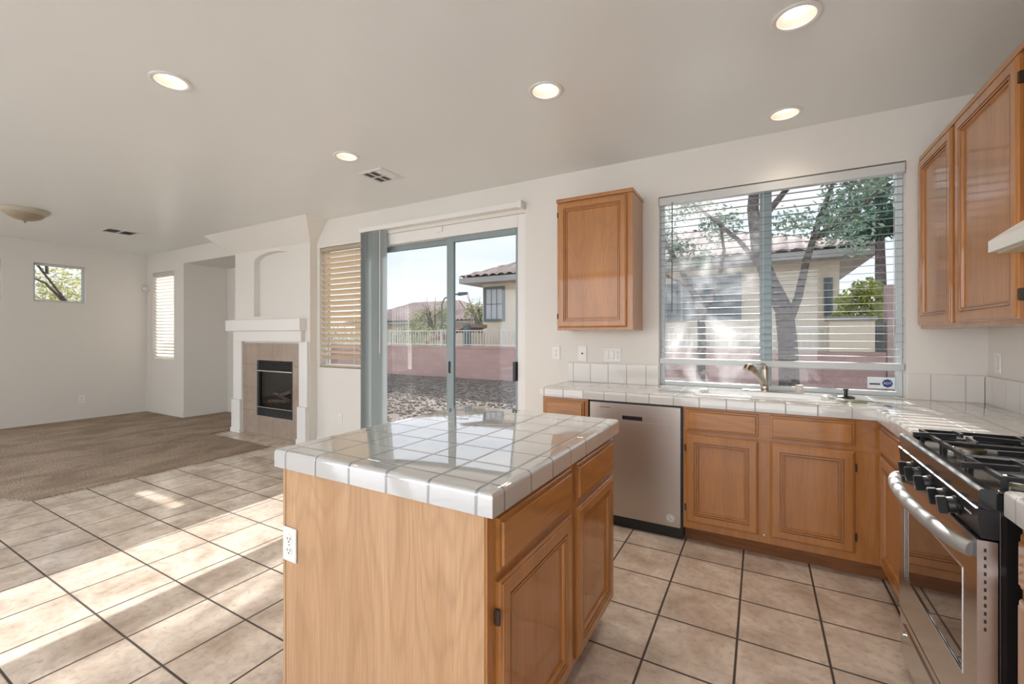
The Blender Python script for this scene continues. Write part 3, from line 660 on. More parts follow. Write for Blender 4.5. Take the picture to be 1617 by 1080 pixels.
# ------------------------------------------------------------------ gas range
def gas_range():
    Y0, Y1, XF = 1.612, 2.358, .49; r = thing('gas_range', 'stainless steel gas range with black cooktop and five knobs', 'range', (.81, 1.985, 0)); ym = (Y0 + Y1) / 2
    B(.532, 1.125, Y0 + .004, Y1 - .004, .045, .885, bev=.003).build('range_body', M_black, r)
    for x in (.60, 1.06):
        for y in (Y0 + .06, Y1 - .06): MB().lathe((x, y, .001), [(0, 0), (.018, 0), (.018, .0435), (0, .0435)], 14).build('foot', M_plast, r)
    def P(x, z): return (x, 0, z)
    # cooktop with raised rim
    m = MB(); m.extr([P(.492, .892), P(.492, .932), P(.500, .941), P(.520, .941), P(.530, .930), P(1.10, .930), P(1.10, .886), P(.515, .886)], (0, Y0, 0), (0, Y1, 0)); ct = m.build('cooktop', M_black, r, smooth=30)
    MB().extr([P(.4912, .9375), P(.4975, .9428), P(.502, .9428), P(.502, .9412), P(.4985, .9412), P(.493, .9362)], (0, Y0 - .001, 0), (0, Y1 + .001, 0)).build('front_trim', M_steel_h, ct, smooth=20)
    MB().box(.530, 1.10, Y0, Y0 + .018, .9301, .9405, bev=.004).box(.530, 1.10, Y1 - .018, Y1, .9301, .9405, bev=.004).box(1.08, 1.10, Y0 + .018, Y1 - .018, .9301, .9405, bev=.004).build('cooktop_rim', M_black, ct)
    B(1.10, 1.14, Y0, Y1, .886, .965, bev=.006).build('back_guard', M_black, r)
    # sloped control panel
    cp = MB().extr([P(.4915, .8885), P(.4880, .8865), P(.498, .812), P(.531, .812), P(.531, .8855)], (0, Y0, 0), (0, Y1, 0)).build('control_panel', M_black_satin, r, smooth=20)
    MB().extr([P(.4870, .8882), P(.4870, .8868), P(.4915, .8886), P(.4915, .8897)], (0, Y0, 0), (0, Y1, 0)).build('panel_trim', flat('dull_trim', (.35, .35, .35), .45, .6), cp, smooth=0)
    n = Vector((-.991, 0, -.13)).normalized()
    for y in (2.165, 2.085, 1.975, 1.835, 1.755):
        c0 = Vector((.4925, y, .850))
        k = MB(); k.lathe(c0, [(.026, 0), (.026, .005), (.023, .008), (.022, .020), (.020, .023), (0, .023)], 24, n); kb = k.build('knob', M_plast, r)
        a = c0 + n * .022; u = n.cross(Vector((0, 1, 0))).normalized(); v = Vector((0, 1, 0)); q = MB()
        pts = [a + u * su * .024 + v * sv * .0085 + n * d for d in (0, .022) for su, sv in ((-1, -1), (1, -1), (1, 1), (-1, 1))]
        vs = [q.bm.verts.new(p) for p in pts]
        for f in ((3, 2, 1, 0), (4, 5, 6, 7), (0, 1, 5, 4), (1, 2, 6, 5), (2, 3, 7, 6), (3, 0, 4, 7)): q.bm.faces.new([vs[i] for i in f])
        bmesh.ops.bevel(q.bm, geom=q.bm.edges[:], offset=.002, segments=2, affect='EDGES'); q.build('knob_grip', M_plast, kb)
    q = MB()
    for k in range(4): q.box(.4905, .4925, 1.655 + k * .012, 1.655 + k * .012 + .0075, .858, .863)
    q.build('panel_print', flat('panel_print_white', (.7, .7, .7), .5), cp)
    # oven door with window
    zt, zb = .806, .248; y0, y1 = Y0 + .002, Y1 - .002; wy0, wy1, wz0, wz1 = 1.712, 2.272, .40, .688; m = MB()
    us = [y0, wy0, wy1, y1]; zs = [zb, wz0, wz1, zt]
    for i in range(3):
        for j in range(3):
            if (i, j) != (1, 1): m.face((XF, us[i], zs[j]), (XF, us[i], zs[j + 1]), (XF, us[i + 1], zs[j + 1]), (XF, us[i + 1], zs[j]))
    for a, b in (((y0, zb), (y1, zb)), ((y1, zb), (y1, zt)), ((y1, zt), (y0, zt)), ((y0, zt), (y0, zb))):
        m.face((XF, a[0], a[1]), (XF, b[0], b[1]), (.529, b[0], b[1]), (.529, a[0], a[1]))
    for a, b in (((wy0, wz0), (wy1, wz0)), ((wy1, wz0), (wy1, wz1)), ((wy1, wz1), (wy0, wz1)), ((wy0, wz1), (wy0, wz0))):
        m.face((XF, a[0], a[1]), (XF, b[0], b[1]), (XF + .006, b[0], b[1]), (XF + .006, a[0], a[1]))
    m.face((.529, y0, zb), (.529, y1, zb), (.529, y1, zt), (.529, y0, zt))
    bmesh.ops.remove_doubles(m.bm, verts=m.bm.verts[:], dist=1e-5)
    bmesh.ops.recalc_face_normals(m.bm, faces=m.bm.faces[:])
    d = m.build('oven_door', M_steel_h, r, smooth=0)
    B(XF + .004, XF + .010, wy0, wy1, wz0, wz1).build('oven_window', M_blackglass, d, smooth=0)
    m = MB(); t = .004
    m.box(XF - .0015, XF + .003, wy0 - t, wy0, wz0 - t, wz1 + t).box(XF - .0015, XF + .003, wy1, wy1 + t, wz0 - t, wz1 + t).box(XF - .0015, XF + .003, wy0, wy1, wz0 - t, wz0).box(XF - .0015, XF + .003, wy0, wy1, wz1, wz1 + t)
    m.build('window_trim', flat('bright_chrome', (.85, .85, .85), .12, 1.), d)
    m = MB()
    for k in range(11): m.box(.503, .5075, y0 - .0008, y0 + .001, .777 - k * .0205, .786 - k * .0205)
    m.build('side_vents', M_slot, d)
    m = MB()
    for k in range(5): m.box(XF + .004, XF + .02, ym - .29 + k * .12, ym - .29 + k * .12 + .09, zt - .0001, zt + .0008)
    m.build('top_vents', M_slot, d)
    pts = []; rr = []
    for k in range(61):
        t = k / 60; y = y0 + .022 + (y1 - y0 - .044) * t; b = math.sin(math.pi * t) ** .55
        pts.append((XF - .004 - .054 * b, y, .772 + .006 * b)); rr.append(.0205)
    h = MB().tube(pts, rr, 16).build('door_handle', flat('satin_handle', (.46, .455, .45), .58, .8), d)
    # storage drawer and kick
    B(XF + .002, .529, y0, y1, .062, .236, bev=.003).build('storage_drawer', M_steel_h, r)
    B(XF - .004, XF + .0015, y0 + .06, y1 - .06, .196, .205, bev=.001).build('drawer_pull', M_steel_h, r)
    MB().lathe((XF + .0015, y1 - .065, .165), [(0, .006), (.011, .006), (.011, 0), (0, 0)], 16, (-1, 0, 0)).build('round_badge', flat('bright_chrome2', (.8, .8, .8), .15, 1.), r)
    # burners
    for x, y, s in ((.64, 2.20, 1.), (.94, 2.20, .8), (.64, 1.77, 1.15), (.94, 1.77, .9), (.79, ym, .85)):
        b = MB().lathe((x, y, .9302), [(0, 0), (.052 * s, 0), (.052 * s, .007), (.044 * s, .012), (0, .012)], 26).build('burner_base', flat('burner_aluminium', (.42, .38, .30), .35, 1.), r)
        MB().lathe((x, y, .9423), [(0, 0), (.034 * s, 0), (.036 * s, .004), (.034 * s, .010), (0, .011)], 26).build('burner_cap', M_iron, b)
    # grates: three cast iron sections
    zt = .972
    def bar(m, a, b, w=.011, h=.013):
        a, b = Vector(a), Vector(b); dd = (b - a).normalized(); sd = Vector((-dd.y, dd.x, 0)) * w / 2
        m.extr([a + sd, a - sd, a - sd * .7 - Vector((0, 0, h)), a + sd * .7 - Vector((0, 0, h))], (0, 0, 0), b - a)
    for g0, g1 in ((Y0 + .028, Y0 + .262), (Y0 + .268, Y1 - .268), (Y1 - .262, Y1 - .028)):
        m = MB(); xa, xb = .548, 1.068; gm = (g0 + g1) / 2
        for y in (g0 + .006, g1 - .006): bar(m, (xa, y, zt), (xb, y, zt))
        for x in (xa, xb): bar(m, (x, g0, zt - .001), (x, g1, zt - .001))
        bar(m, ((xa + xb) / 2, g0, zt - .0005), ((xa + xb) / 2, g1, zt - .0005))
        for cx in ((.64, .94) if abs(gm - ym) > .05 else (.79,)):
            for dx, dy in ((1, 0), (-1, 0), (0, 1), (0, -1)):
                s0 = .022; L = (.14 if dx else (g1 - g0) / 2 - .006)
                bar(m, (cx + dx * s0, gm + dy * s0, zt + .007), (cx + dx * L, gm + dy * L, zt + .003), .009, .016)
        for x in (xa + .004, xb - .004, (xa + xb) / 2):
            for y in (g0 + .008, g1 - .008): m.box(x - .006, x + .006, y - .006, y + .006, .9301, zt - .006, bev=.001)
        m.build('grate', M_iron, r, smooth=20)
gas_range()

# ------------------------------------------------------------------ plates on the walls
def plate(label, kind, c, n, w=.072, h=.117, group=None, z_h=False):
    """wall plate centred at c (on the wall face), n = outward normal"""
    c, n = Vector(c), Vector(n); u = Vector((0, 0, 1)).cross(n) * -1; zv = Vector((0, 0, 1))
    names = {'outlet': 'power_outlet', 'switch': 'light_switch', 'jack': 'phone_jack', 'combo': 'switch_plate'}
    cats = {'outlet': 'outlet', 'switch': 'switch', 'jack': 'wall jack', 'combo': 'switch'}
    r = thing(names[kind], label, cats[kind], c, group)
    def bx(m, a0, a1, b0, b1, d0, d1, bev=0):
        pts = [c + u * a + zv * b + n * d for d in (d0, d1) for a, b in ((a0, b0), (a1, b0), (a1, b1), (a0, b1))]
        lo = [min(p[i] for p in pts) for i in range(3)]; hi = [max(p[i] for p in pts) for i in range(3)]
        m.box(lo[0], hi[0], lo[1], hi[1], lo[2], hi[2], bev=bev)
    m = MB(); bx(m, -w / 2, w / 2, -h / 2, h / 2, .0005, .0065, .003); m.build('cover_plate', M_plate, r)
    def outlet(a, sub):
        for s in (-1, 1):
            m = MB(); m.lathe(c + u * a + zv * s * .0195 + n * .0065, [(0, .0015), (.0165, .0015), (.017, 0), (0, 0)], 24, n); f = m.build('socket', M_plate, r)
            m = MB(); bx(m, a - .0085, a - .006, s * .0195 - .002, s * .0195 + .007, .0078, .0086); bx(m, a + .006, a + .0085, s * .0195 - .002, s * .0195 + .006, .0078, .0086)
            m.lathe(c + u * a + zv * (s * .0195 - .0085) + n * .0078, [(0, .0008), (.0027, .0008), (.0027, 0), (0, 0)], 12, n); m.build('slots', M_slot, f)
        m = MB(); m.lathe(c + u * a + n * .0065, [(0, .001), (.003, .001), (.003, 0), (0, 0)], 12, n); m.build('screw', M_screw, r)
    def rocker(a):
        m = MB(); bx(m, a - .0165, a + .0165, -.033, .033, .006, .0105, .002); m.build('rocker', M_plate, r)
        m = MB(); bx(m, a - .018, a + .018, -.0345, .0345, .0062, .0068); m.build('rocker_gap', M_screw, r)
    if kind == 'outlet': outlet(0, 0)
    if kind == 'switch': rocker(0)
    if kind == 'jack':
        m = MB(); bx(m, -.007, .007, -.007, .007, .006, .008); m.build('jack_port', M_slot, r)
    if kind == 'combo':
        outlet(-w / 2 + .026, 0); rocker(0.002); rocker(w / 2 - .026)
plate('white outlet plate leftmost on the wall under the single wall cabinet', 'outlet', (-1.56, WY, 1.186), (0, -1, 0))
plate('white jack plate between the outlet plate and the wide switch plate', 'jack', (-1.317, WY, 1.186), (0, -1, 0), .078, .13)
plate('wide white plate with outlet and switches nearest the kitchen window', 'combo', (-1.057, WY, 1.18), (0, -1, 0), .145, .112)
plate('white switch plate on the right wall under the two-door wall cabinet', 'switch', (RX, 3.49, 1.187), (-1, 0, 0))
plate('white outlet plate on the oak end panel of the island', 'outlet', (-1.405, .958, .618), (0, -1, 0), .072, .117)
plate('white wall outlet low on the wall under the narrow window by the sliding door', 'outlet', (-4.36, WY, .345), (0, -1, 0), .07, .115)
plate('white wall outlet low on the far left wall of the living room', 'outlet', (LX, 2.748, .335), (1, 0, 0), .078, .125)
# motion sensor in the far corner
r = thing('motion_sensor', 'small round white motion sensor high in the far corner of the living room', 'sensor', (LX + .05, WY - .05, 2.13))
MB().lathe((LX + .028, WY - .028, 2.16), [(0, -.03), (.05, -.03), (.062, -.01), (.06, .02), (.045, .042), (.02, .052), (0, .054)], 28, (1, -1, -.15)).build('sensor_shell', flat('sensor_white', (.72, .68, .60), .4), r)
MB().lathe((LX + .028 + .0385, WY - .028 - .0385, 2.16 - .0058), [(.022, -.004), (.022, .004), (.012, .010), (0, .011)], 20, (1, -1, -.15)).build('sensor_lens', M_white, r)

# ------------------------------------------------------------------ ceiling fittings
def can(label, cx, cy, power=1.):
    r = thing('recessed_light', label, 'ceiling light', (cx, cy, CZ), 'recessed ceiling lights')
    MB().lathe((cx, cy, CZ), [(.077, -.0005), (.100, -.0005), (.101, -.004), (.094, -.0075), (.082, -.0075), (.0765, -.004), (.0765, .004)], 40, close=True).build('trim_ring', M_white, r)
    MB().lathe((cx, cy, CZ), [(.0762, .001), (.072, .012), (.060, .030), (.052, .046), (.0515, .052), (.0775, .052), (.0775, .001)], 40, close=True).build('baffle', M_baffle, r)
    MB().lathe((cx, cy, CZ), [(.0775, .0525), (.0775, .115), (0, .115), (0, .112), (.074, .112), (.074, .0525)], 40).build('can_housing', M_white, r)
    MB().lathe((cx, cy, CZ), [(0, .044), (.046, .046), (.051, .050), (0, .050)], 40).build('lens', M_lens, r)
    l = bpy.data.lights.new('lamp', 'SPOT'); l.energy = LAMP_POWER * power; l.color = (1, .87, .70); l.spot_size = R(108); l.spot_blend = 1.; l.shadow_soft_size = .055
    lo = bpy.data.objects.new('bulb_light', l); COL.objects.link(lo); lo.parent = r; lo.location = (0, 0, -.004)
for (x, y), lb in zip(CANS, ('recessed ceiling light leftmost of the five, over the living room side', 'recessed ceiling light beside the square ceiling vent', 'recessed ceiling light in the middle of the ceiling, above the island', 'largest recessed ceiling light, at the top right of the photo', 'recessed ceiling light just in front of the kitchen window wall')): can(lb, x, y, .35 if y > 3 else 1.)
def vent(label, x0, x1, y0, y1, nx, ny, gap):
    r = thing('ceiling_vent', label, 'vent', ((x0 + x1) / 2, (y0 + y1) / 2, CZ))
    us = [x0, x0 + .028]; m = MB(); z0, z1 = CZ - .008, CZ - .0005; f = .03
    m.box(x0, x0 + f, y0, y1, z0, z1, bev=.002).box(x1 - f, x1, y0, y1, z0, z1, bev=.002).box(x0 + f, x1 - f, y0, y0 + f, z0, z1, bev=.002).box(x0 + f, x1 - f, y1 - f, y1, z0, z1, bev=.002)
    for i in range(1, nx): c = x0 + f + (x1 - x0 - 2 * f) * i / nx; m.box(c - gap / 2, c + gap / 2, y0 + f, y1 - f, z0, z1)
    for i in range(1, ny): c = y0 + f + (y1 - y0 - 2 * f) * i / ny; m.box(x0 + f, x1 - f, c - gap / 2, c + gap / 2, z0 + .001, z1 - .0002)
    m.build('vent_frame', M_white, r)
    B(x0 + f, x1 - f, y0 + f, y1 - f, CZ - .0016, CZ - .0004).build('duct_backing', flat('duct_dark', (.06, .06, .055), .8), r)
    for cx in range(nx):
        for cy in range(ny):
            a = x0 + f + (x1 - x0 - 2 * f) * cx / nx + gap / 2; b = x0 + f + (x1 - x0 - 2 * f) * (cx + 1) / nx - gap / 2
            c = y0 + f + (y1 - y0 - 2 * f) * cy / ny + gap / 2; d = y0 + f + (y1 - y0 - 2 * f) * (cy + 1) / ny - gap / 2; m = MB()
            s = 1 if (cx < nx / 2) else -1
            k = c + .006
            while k < d - .004:
                m.face((a, k, z0 + .001), (b, k, z0 + .001), (b, k + s * .005, z1 - .002), (a, k + s * .005, z1 - .002)); k += .011
            m.build('louvre', M_white, r, smooth=0, recalc=False)
vent('square white ceiling vent near the sliding door', -3.045, -2.765, 2.71, 2.995, 3, 2, .014)
vent('rectangular white ceiling vent in the living room by the fireplace', -7.71, -7.40, 2.43, 2.80, 1, 2, .02)
r = thing('flush_mount_light', 'round amber glass flush-mount ceiling lamp in the living room', 'ceiling light', (-7.18, 1.63, CZ))
MB().lathe((-7.18, 1.63, CZ), [(0, -.0005), (.205, -.0005), (.208, -.010), (.190, -.030), (.165, -.050), (.150, -.052), (0, -.052)], 48).build('pan', flat('lamp_pan', (.52, .47, .38), .35), r)
MB().lathe((-7.18, 1.63, CZ), [(.158, -.0525), (.150, -.068), (.125, -.088), (.085, -.106), (.04, -.118), (0, -.121)], 48).build('glass_bowl', M_lamp_glass, r)
MB().lathe((-7.18, 1.63, CZ), [(0, -.119), (.016, -.121), (.016, -.127), (.008, -.133), (.010, -.141), (0, -.148)], 20).build('finial', M_nickel, r)

# ------------------------------------------------------------------ fireplace
def fireplace():
    r = thing('fireplace', 'white fireplace with tiled surround and black gas firebox', 'fireplace', (-5.62, 3.58, 0)); W = M_wall; T = M_white
    bx0, bx1, yb = -6.425, -4.792, 3.525
    # chimney breast with arched niche
    nx0, nx1, nz0, nzs, ny = -5.97, -5.14, 1.60, 2.34, 3.605; m = MB(); top = 2.49
    arch = []
    for k in range(17):
        t = math.pi * (1 - k / 16); arch.append(((nx0 + nx1) / 2 + (nx1 - nx0) / 2 * math.cos(t), nzs + .105 * math.sin(t)))
    lower = (-6.02, -4.98, .0, 1.24)   # opening for tile surround
    F = lambda x, z, y=yb: (x, y, z)
    m.face(F(bx0, 0), F(lower[0], 0), F(lower[0], lower[3]), F(bx0, lower[3])); m.face(F(lower[1], 0), F(bx1, 0), F(bx1, lower[3]), F(lower[1], lower[3]))
    m.face(F(bx0, lower[3]), F(bx1, lower[3]), F(bx1, nz0), F(bx0, nz0))
    m.face(F(bx0, nz0), F(nx0, nz0), F(nx0, nzs), F(bx0, nzs)); m.face(F(nx1, nz0), F(bx1, nz0), F(bx1, nzs), F(nx1, nzs))
    m.face(F(bx0, nzs), F(nx0, nzs), F(nx0, top), F(bx0, top)); m.face(F(nx1, nzs), F(bx1, nzs), F(bx1, top), F(nx1, top))
    for (x0, z0), (x1, z1) in zip(arch, arch[1:]):
        m.face(F(x0, z0), F(x1, z1), F(x1, top), F(x0, top)); m.face(F(x0, z0), F(x1, z1), F(x1, z1, ny), F(x0, z0, ny))
    m.face(F(nx0, nz0), F(nx0, nzs), F(nx0, nzs, ny), F(nx0, nz0, ny)); m.face(F(nx1, nz0), F(nx1, nzs), F(nx1, nzs, ny), F(nx1, nz0, ny)); m.face(F(nx0, nz0), F(nx1, nz0), F(nx1, nz0, ny), F(nx0, nz0, ny))
    m.face(*[F(x, z, ny) for x, z in [(nx0, nz0)] + arch + [(nx1, nz0)]])
    for x in (bx0, bx1): m.face(F(x, 0), F(x, top), F(x, top, 3.618), F(x, 0, 3.618))
    m.build('chimney_breast', W, r, smooth=0, recalc=False)
    # flared hood up to the ceiling
    fx0, fx1, fy = -6.86, -4.585, 3.315; zc = CZ - .0005; m = MB()
    m.face(F(bx0, top), F(bx1, top), (fx1, fy, zc), (fx0, fy, zc)); m.face(F(bx1, top), F(bx1, top, 3.619), (fx1, 3.619, zc), (fx1, fy, zc)); m.face(F(bx0, top), F(bx0, top, 3.619), (fx0, 3.619, zc), (fx0, fy, zc))
    m.build('flared_crown', W, r, smooth=0, recalc=False)
    # mantel
    B(-6.50, -4.862, 3.43, 3.524, 1.402, 1.552, bev=.004).build('mantel_shelf', T, r)
    B(-6.375, -4.892, 3.468, 3.524, 1.262, 1.4015, bev=.003).build('frieze', T, r)
    for x0, x1, p0, p1 in ((-6.41, -6.205, -6.475, -6.245), (-4.96, -4.80, -4.985, -4.80)):
        B(x0, x1, 3.488, 3.524, .46, 1.2615, bev=.003).build('pilaster', T, r)
        p = B(x0 - .002, x1 + .002, 3.462, 3.524, .001, .4595, bev=.004).build('plinth', T, r)
        B(x0 - .012, x1 + .012, 3.452, 3.524, .001, .06, bev=.004).build('plinth_foot', T, p)
    # tiled surround with a hole for the firebox
    hx0, hx1, hz0, hz1 = -5.875, -5.115, .27, 1.01; m = MB(); y0, y1 = 3.512, 3.545
    for q in ((-6.2035, hx0, .001, 1.24), (hx1, -4.961, .001, 1.24), (hx0, hx1, .001, hz0), (hx0, hx1, hz1, 1.24)): m.box(q[0], q[1], y0, y1, q[2], q[3])
    m.build('tile_surround', M_surround, r, smooth=0)
    # firebox
    M_fb = flat('firebox_black', (.02, .02, .021), .4); fb = MB()
    for q in ((hx0, hx0 + .045, hz0, hz1), (hx1 - .02, hx1, hz0, hz1)): fb.box(q[0], q[1], 3.508, 3.60, q[2], q[3])
    fb.box(hx0, hx1, 3.595, 3.605, hz0, hz1); fb.box(hx0 + .045, hx1 - .02, 3.545, 3.60, .43, .445)
    f = fb.build('firebox', M_fb, r, smooth=0)
    for a, b in ((.885, 1.005), (.275, .375)):
        m = MB(); z = a
        while z < b - .01: m.extr([(0, 3.506, z), (0, 3.516, z + .016), (0, 3.520, z + .016), (0, 3.512, z)], (hx0 + .003, 0, 0), (hx1 - .003, 0, 0)); z += .024
        m.build('louvre_panel', M_fb, f, smooth=0)
    for z in (.872, .388): B(hx0 + .002, hx1 - .002, 3.500, 3.508, z - .008, z + .006, bev=.002).build('steel_strip', flat('strip_chrome', (.75, .74, .72), .2, 1.), f)
    B(hx0 + .046, hx1 - .021, 3.530, 3.534, .398, .860).build('glass_front', glass('firebox_glass', (.75, .74, .73)), f, smooth=0)
    for k, (x, y, z, l, a) in enumerate(((-5.50, 3.565, .475, .40, 4), (-5.42, 3.575, .535, .34, -14), (-5.34, 3.558, .58, .25, 18))):
        d = Vector((math.cos(R(a)), 0, math.sin(R(a)))) * l / 2; cc = Vector((x, y, z))
        MB().tube([cc - d, cc - d * .4 + Vector((0, 0, .006)), cc + d * .3, cc + d], [.021, .025, .024, .020], 12).build('gas_log', speckle('log_%d' % k, (.16, .12, .10), (.42, .36, .32), 30), f)
    # toe strip of the breast at the far right
    return r
fireplace()

# ------------------------------------------------------------------ outdoors
GZ = -.06
MB().face((-70, 3.79, GZ), (40, 3.79, GZ), (40, 90, GZ), (-70, 90, GZ)).build('ground', M_gravel, smooth=0, kind='structure')
MB().face((-70, -40, GZ), (-9.6, -40, GZ), (-9.6, 3.79, GZ), (-70, 3.79, GZ)).build('ground_side', M_gravel, smooth=0, kind='structure')
MB().face((-9.6, -40, GZ), (30, -40, GZ), (30, -3.43, GZ), (-9.6, -3.43, GZ)).build('ground_rear_bounce', flat('pale_bounce_ground', (.62, .60, .56), .8), smooth=0, kind='structure')  # unseen pale ground, added to bounce light up to the ceiling
def pebbles():
    m = MB(); g = random.Random(3)
    for i in range(3000):
        y = 4.4 + 7.5 * g.random(); x = -y * (1.02 - .62 * g.random()) ; r = g.uniform(.018, .05)
        b = bmesh.ops.create_icosphere(m.bm, subdivisions=1, radius=r)
        s = (g.uniform(.7, 1.3), g.uniform(.7, 1.3), g.uniform(.5, .8)); a = g.uniform(0, 3)
        for v in b['verts']:
            q = Vector((v.co.x * s[0], v.co.y * s[1], v.co.z * s[2])); q.rotate(Matrix.Rotation(a, 3, 'Z')); v.co = q + Vector((x, y, GZ + r * .3))
    o = m.build('loose_stones', M_gravel, smooth=60, kind='stuff', loc=(-4.5, 8, GZ)); tag(o, 'loose stones scattered over the gravel yard outside the sliding door', 'stones')
pebbles()
o = MB().box(-30, 2.29, 12.0, 12.2, GZ, .93).box(-30, 2.29, 11.985, 12.215, .9301, .99).build('block_wall', M_block, smooth=0, loc=(-8, 12.1, GZ)); tag(o, 'low pink block garden wall along the back of the yard', 'wall')
def fence():
    r = thing('picket_fence', 'cream metal picket fence standing on top of the pink block wall', 'fence', (-8, 12.1, .99))
    for z in (1.02, 1.49): B(-24, 1.28, 12.075, 12.125, z, z + .035).build('rail', M_fence, r)
    m = MB()
    for i in range(230): x = -23.95 + i * .11; m.box(x, x + .02, 12.09, 12.11, 1.0555, 1.4895)
    m.build('pickets', M_fence, r, smooth=0)
    for i in range(11): x = -23.9 + i * 2.4; B(x, x + .06, 12.07, 12.13, .991, 1.56, bev=.004).build('post', M_fence, r)
fence()
o = MB().box(1.32, 2.10, 11.97, 12.23, .991, 1.66).build('stucco_panel', M_stucco, smooth=0, loc=(1.7, 12.1, .99)); tag(o, 'cream stucco wall section with grey cap at the end of the picket fence', 'wall')
o = MB().box(1.26, 2.14, 11.93, 12.27, 1.661, 1.75, bev=.01).build('wall_cap', M_cap, parent=o)
r = thing('garden_gate', 'dark metal gate between the stucco wall section and the brick pillar', 'gate', (2.2, 12.1, .99))
m = MB().box(2.105, 2.295, 12.08, 12.12, 1.0, 1.03).box(2.105, 2.295, 12.08, 12.12, 1.56, 1.60); m.build('gate_rail', M_teal, r)
m = MB()
for k in range(5): m.box(2.11 + k * .043, 2.128 + k * .043, 12.09, 12.11, 1.0301, 1.5599)
m.build('gate_bars', M_teal, r)
o = MB().box(2.30, 2.66, 11.95, 12.30, GZ, 2.40).build('brick_pillar', M_pillar, smooth=0, loc=(2.48, 12.1, GZ)); tag(o, 'tall pinkish brick pillar at the right end of the garden wall', 'pillar')

def hip_roof(parent, x0, x1, y0, y1, ze, rise, name='roof', over=.75, pitch=.38, amp=.09):
    """hip roof whose front and side slopes carry rounded clay tile rows"""
    X0, X1, Y0, Y1 = x0 - over, x1 + over, y0 - over, y1 + over; d = (Y1 - Y0) / 2; m = MB()
    def slope(P, w, run):
        nu = int(w / pitch) * 8; V = {}
        rows = 12
        for j in range(rows + 1):
            t = j / rows
            for i in range(nu + 1):
                u = min(max(w * i / nu, run * t), w - run * t)
                h = amp * abs(math.sin(math.pi * u / pitch)); V[i, j] = m.bm.verts.new(P(u, t, ze + rise * t + h + (.03 if j % 2 else 0)))
        for j in range(rows):
            for i in range(nu): m.bm.faces.new((V[i, j], V[i + 1, j], V[i + 1, j + 1], V[i, j + 1]))
    slope(lambda u, t, z: (X0 + u, Y0 + d * t, z), X1 - X0, d)
    slope(lambda u, t, z: (X0 + d * t, Y1 - u, z), Y1 - Y0, d)
    slope(lambda u, t, z: (X1 - d * t, Y0 + u, z), Y1 - Y0, d)
    slope(lambda u, t, z: (X1 - u, Y1 - d * t, z), X1 - X0, d)
    f = m.build(name, M_roof, parent, recalc=False)
    m = MB().box(X0 + .02, X1 - .02, Y0 + .02, Y1 - .02, ze - .24, ze - .02); m.build('eave', flat('eave_grey', (.42, .40, .38), .7), f, smooth=0)
def house(label, x0, x1, y0, y1, zw, rise, wins, name='neighbour_house'):
    r = thing(name, label, 'house', ((x0 + x1) / 2, (y0 + y1) / 2, GZ))
    B(x0, x1, y0, y1, GZ, zw - .2).build('house_wall', M_stucco, r, smooth=0)
    hip_roof(r, x0, x1, y0, y1, zw, rise)
    for (a, b, c, d, pane, nx, nz) in wins:
        m = MB(); t = .11 if b - a > .3 else .04; y = y0
        m.box(a - t, a, y - .06, y, c - t, d + t).box(b, b + t, y - .06, y, c - t, d + t).box(a, b, y - .06, y, c - t, c).box(a, b, y - .06, y, d, d + t)
        f = m.build('window', M_teal, r, smooth=0); B(a, b, y - .03, y - .001, c, d).build('pane', pane, f, smooth=0)
        m = MB()
        for k in range(1, nx): u = a + (b - a) * k / nx; m.box(u - .015, u + .015, y - .04, y - .03, c, d)
        for k in range(1, nz): u = c + (d - c) * k / nz; m.box(a, b, y - .04, y - .03, u - .015, u + .015)
        if nx > 1 or nz > 1: m.build('muntins', M_teal, f, smooth=0)
        else: m.bm.free()
house('cream stucco neighbour house with clay tile roof behind the picket fence', -10.30, 2.0, 16.0, 24.0, 3.78, 1.9,
      [(-10.12, -9.32, 2.05, 3.30, M_pale_pane, 3, 2), (-2.15, -.62, 1.95, 3.25, M_dark_pane, 2, 1), (-2.95, -2.45, 1.95, 3.0, M_dark_pane, 1, 1), (1.67, 1.80, 1.95, 3.0, M_dark_pane, 1, 1)])
house('brown roofed house far left beyond the yard, seen through the sliding door', -34, -20.5, 30, 38, 2.6, 2.0, [(-23.5, -22.2, 1.2, 2.2, M_dark_pane, 1, 1)])
r = thing('garden_shed', 'low tile roofed outbuilding between the fence and the neighbour house', 'shed', (-9.6, 14.3, GZ))
B(-10.2, -9.5, 13.6, 14.9, GZ, 1.45).build('shed_wall', M_stucco, r, smooth=0)
MB().extr([(-11.3, 0, 1.15), (-11.3, 0, 1.25), (-9.45, 0, 1.78), (-9.45, 0, 1.66)], (0, 13.5, 0), (0, 15.0, 0)).build('shed_roof', M_roof, r, smooth=0)
B(-9.50, -9.28, 13.4, 13.6, GZ, 1.72).build('corner_post', M_teal, r)
# street lamp
r = thing('street_lamp', 'dark street lamp with a curved arm above the trees beyond the fence', 'street lamp', (-17.2, 22, GZ))
MB().tube([(-17.2, 22, GZ), (-17.2, 22, 3.4)], [.08, .05], 10).build('pole', M_teal, r)
MB().tube([(-17.2, 22, 3.3), (-17.0, 22, 3.65), (-16.5, 22, 3.85), (-15.6, 22, 3.9)], .05, 8).build('arm', M_teal, r)
MB().tube([(-15.9, 22, 3.88), (-15.3, 22, 3.9)], [.12, .09], 10).build('lamp_head', M_teal, r)

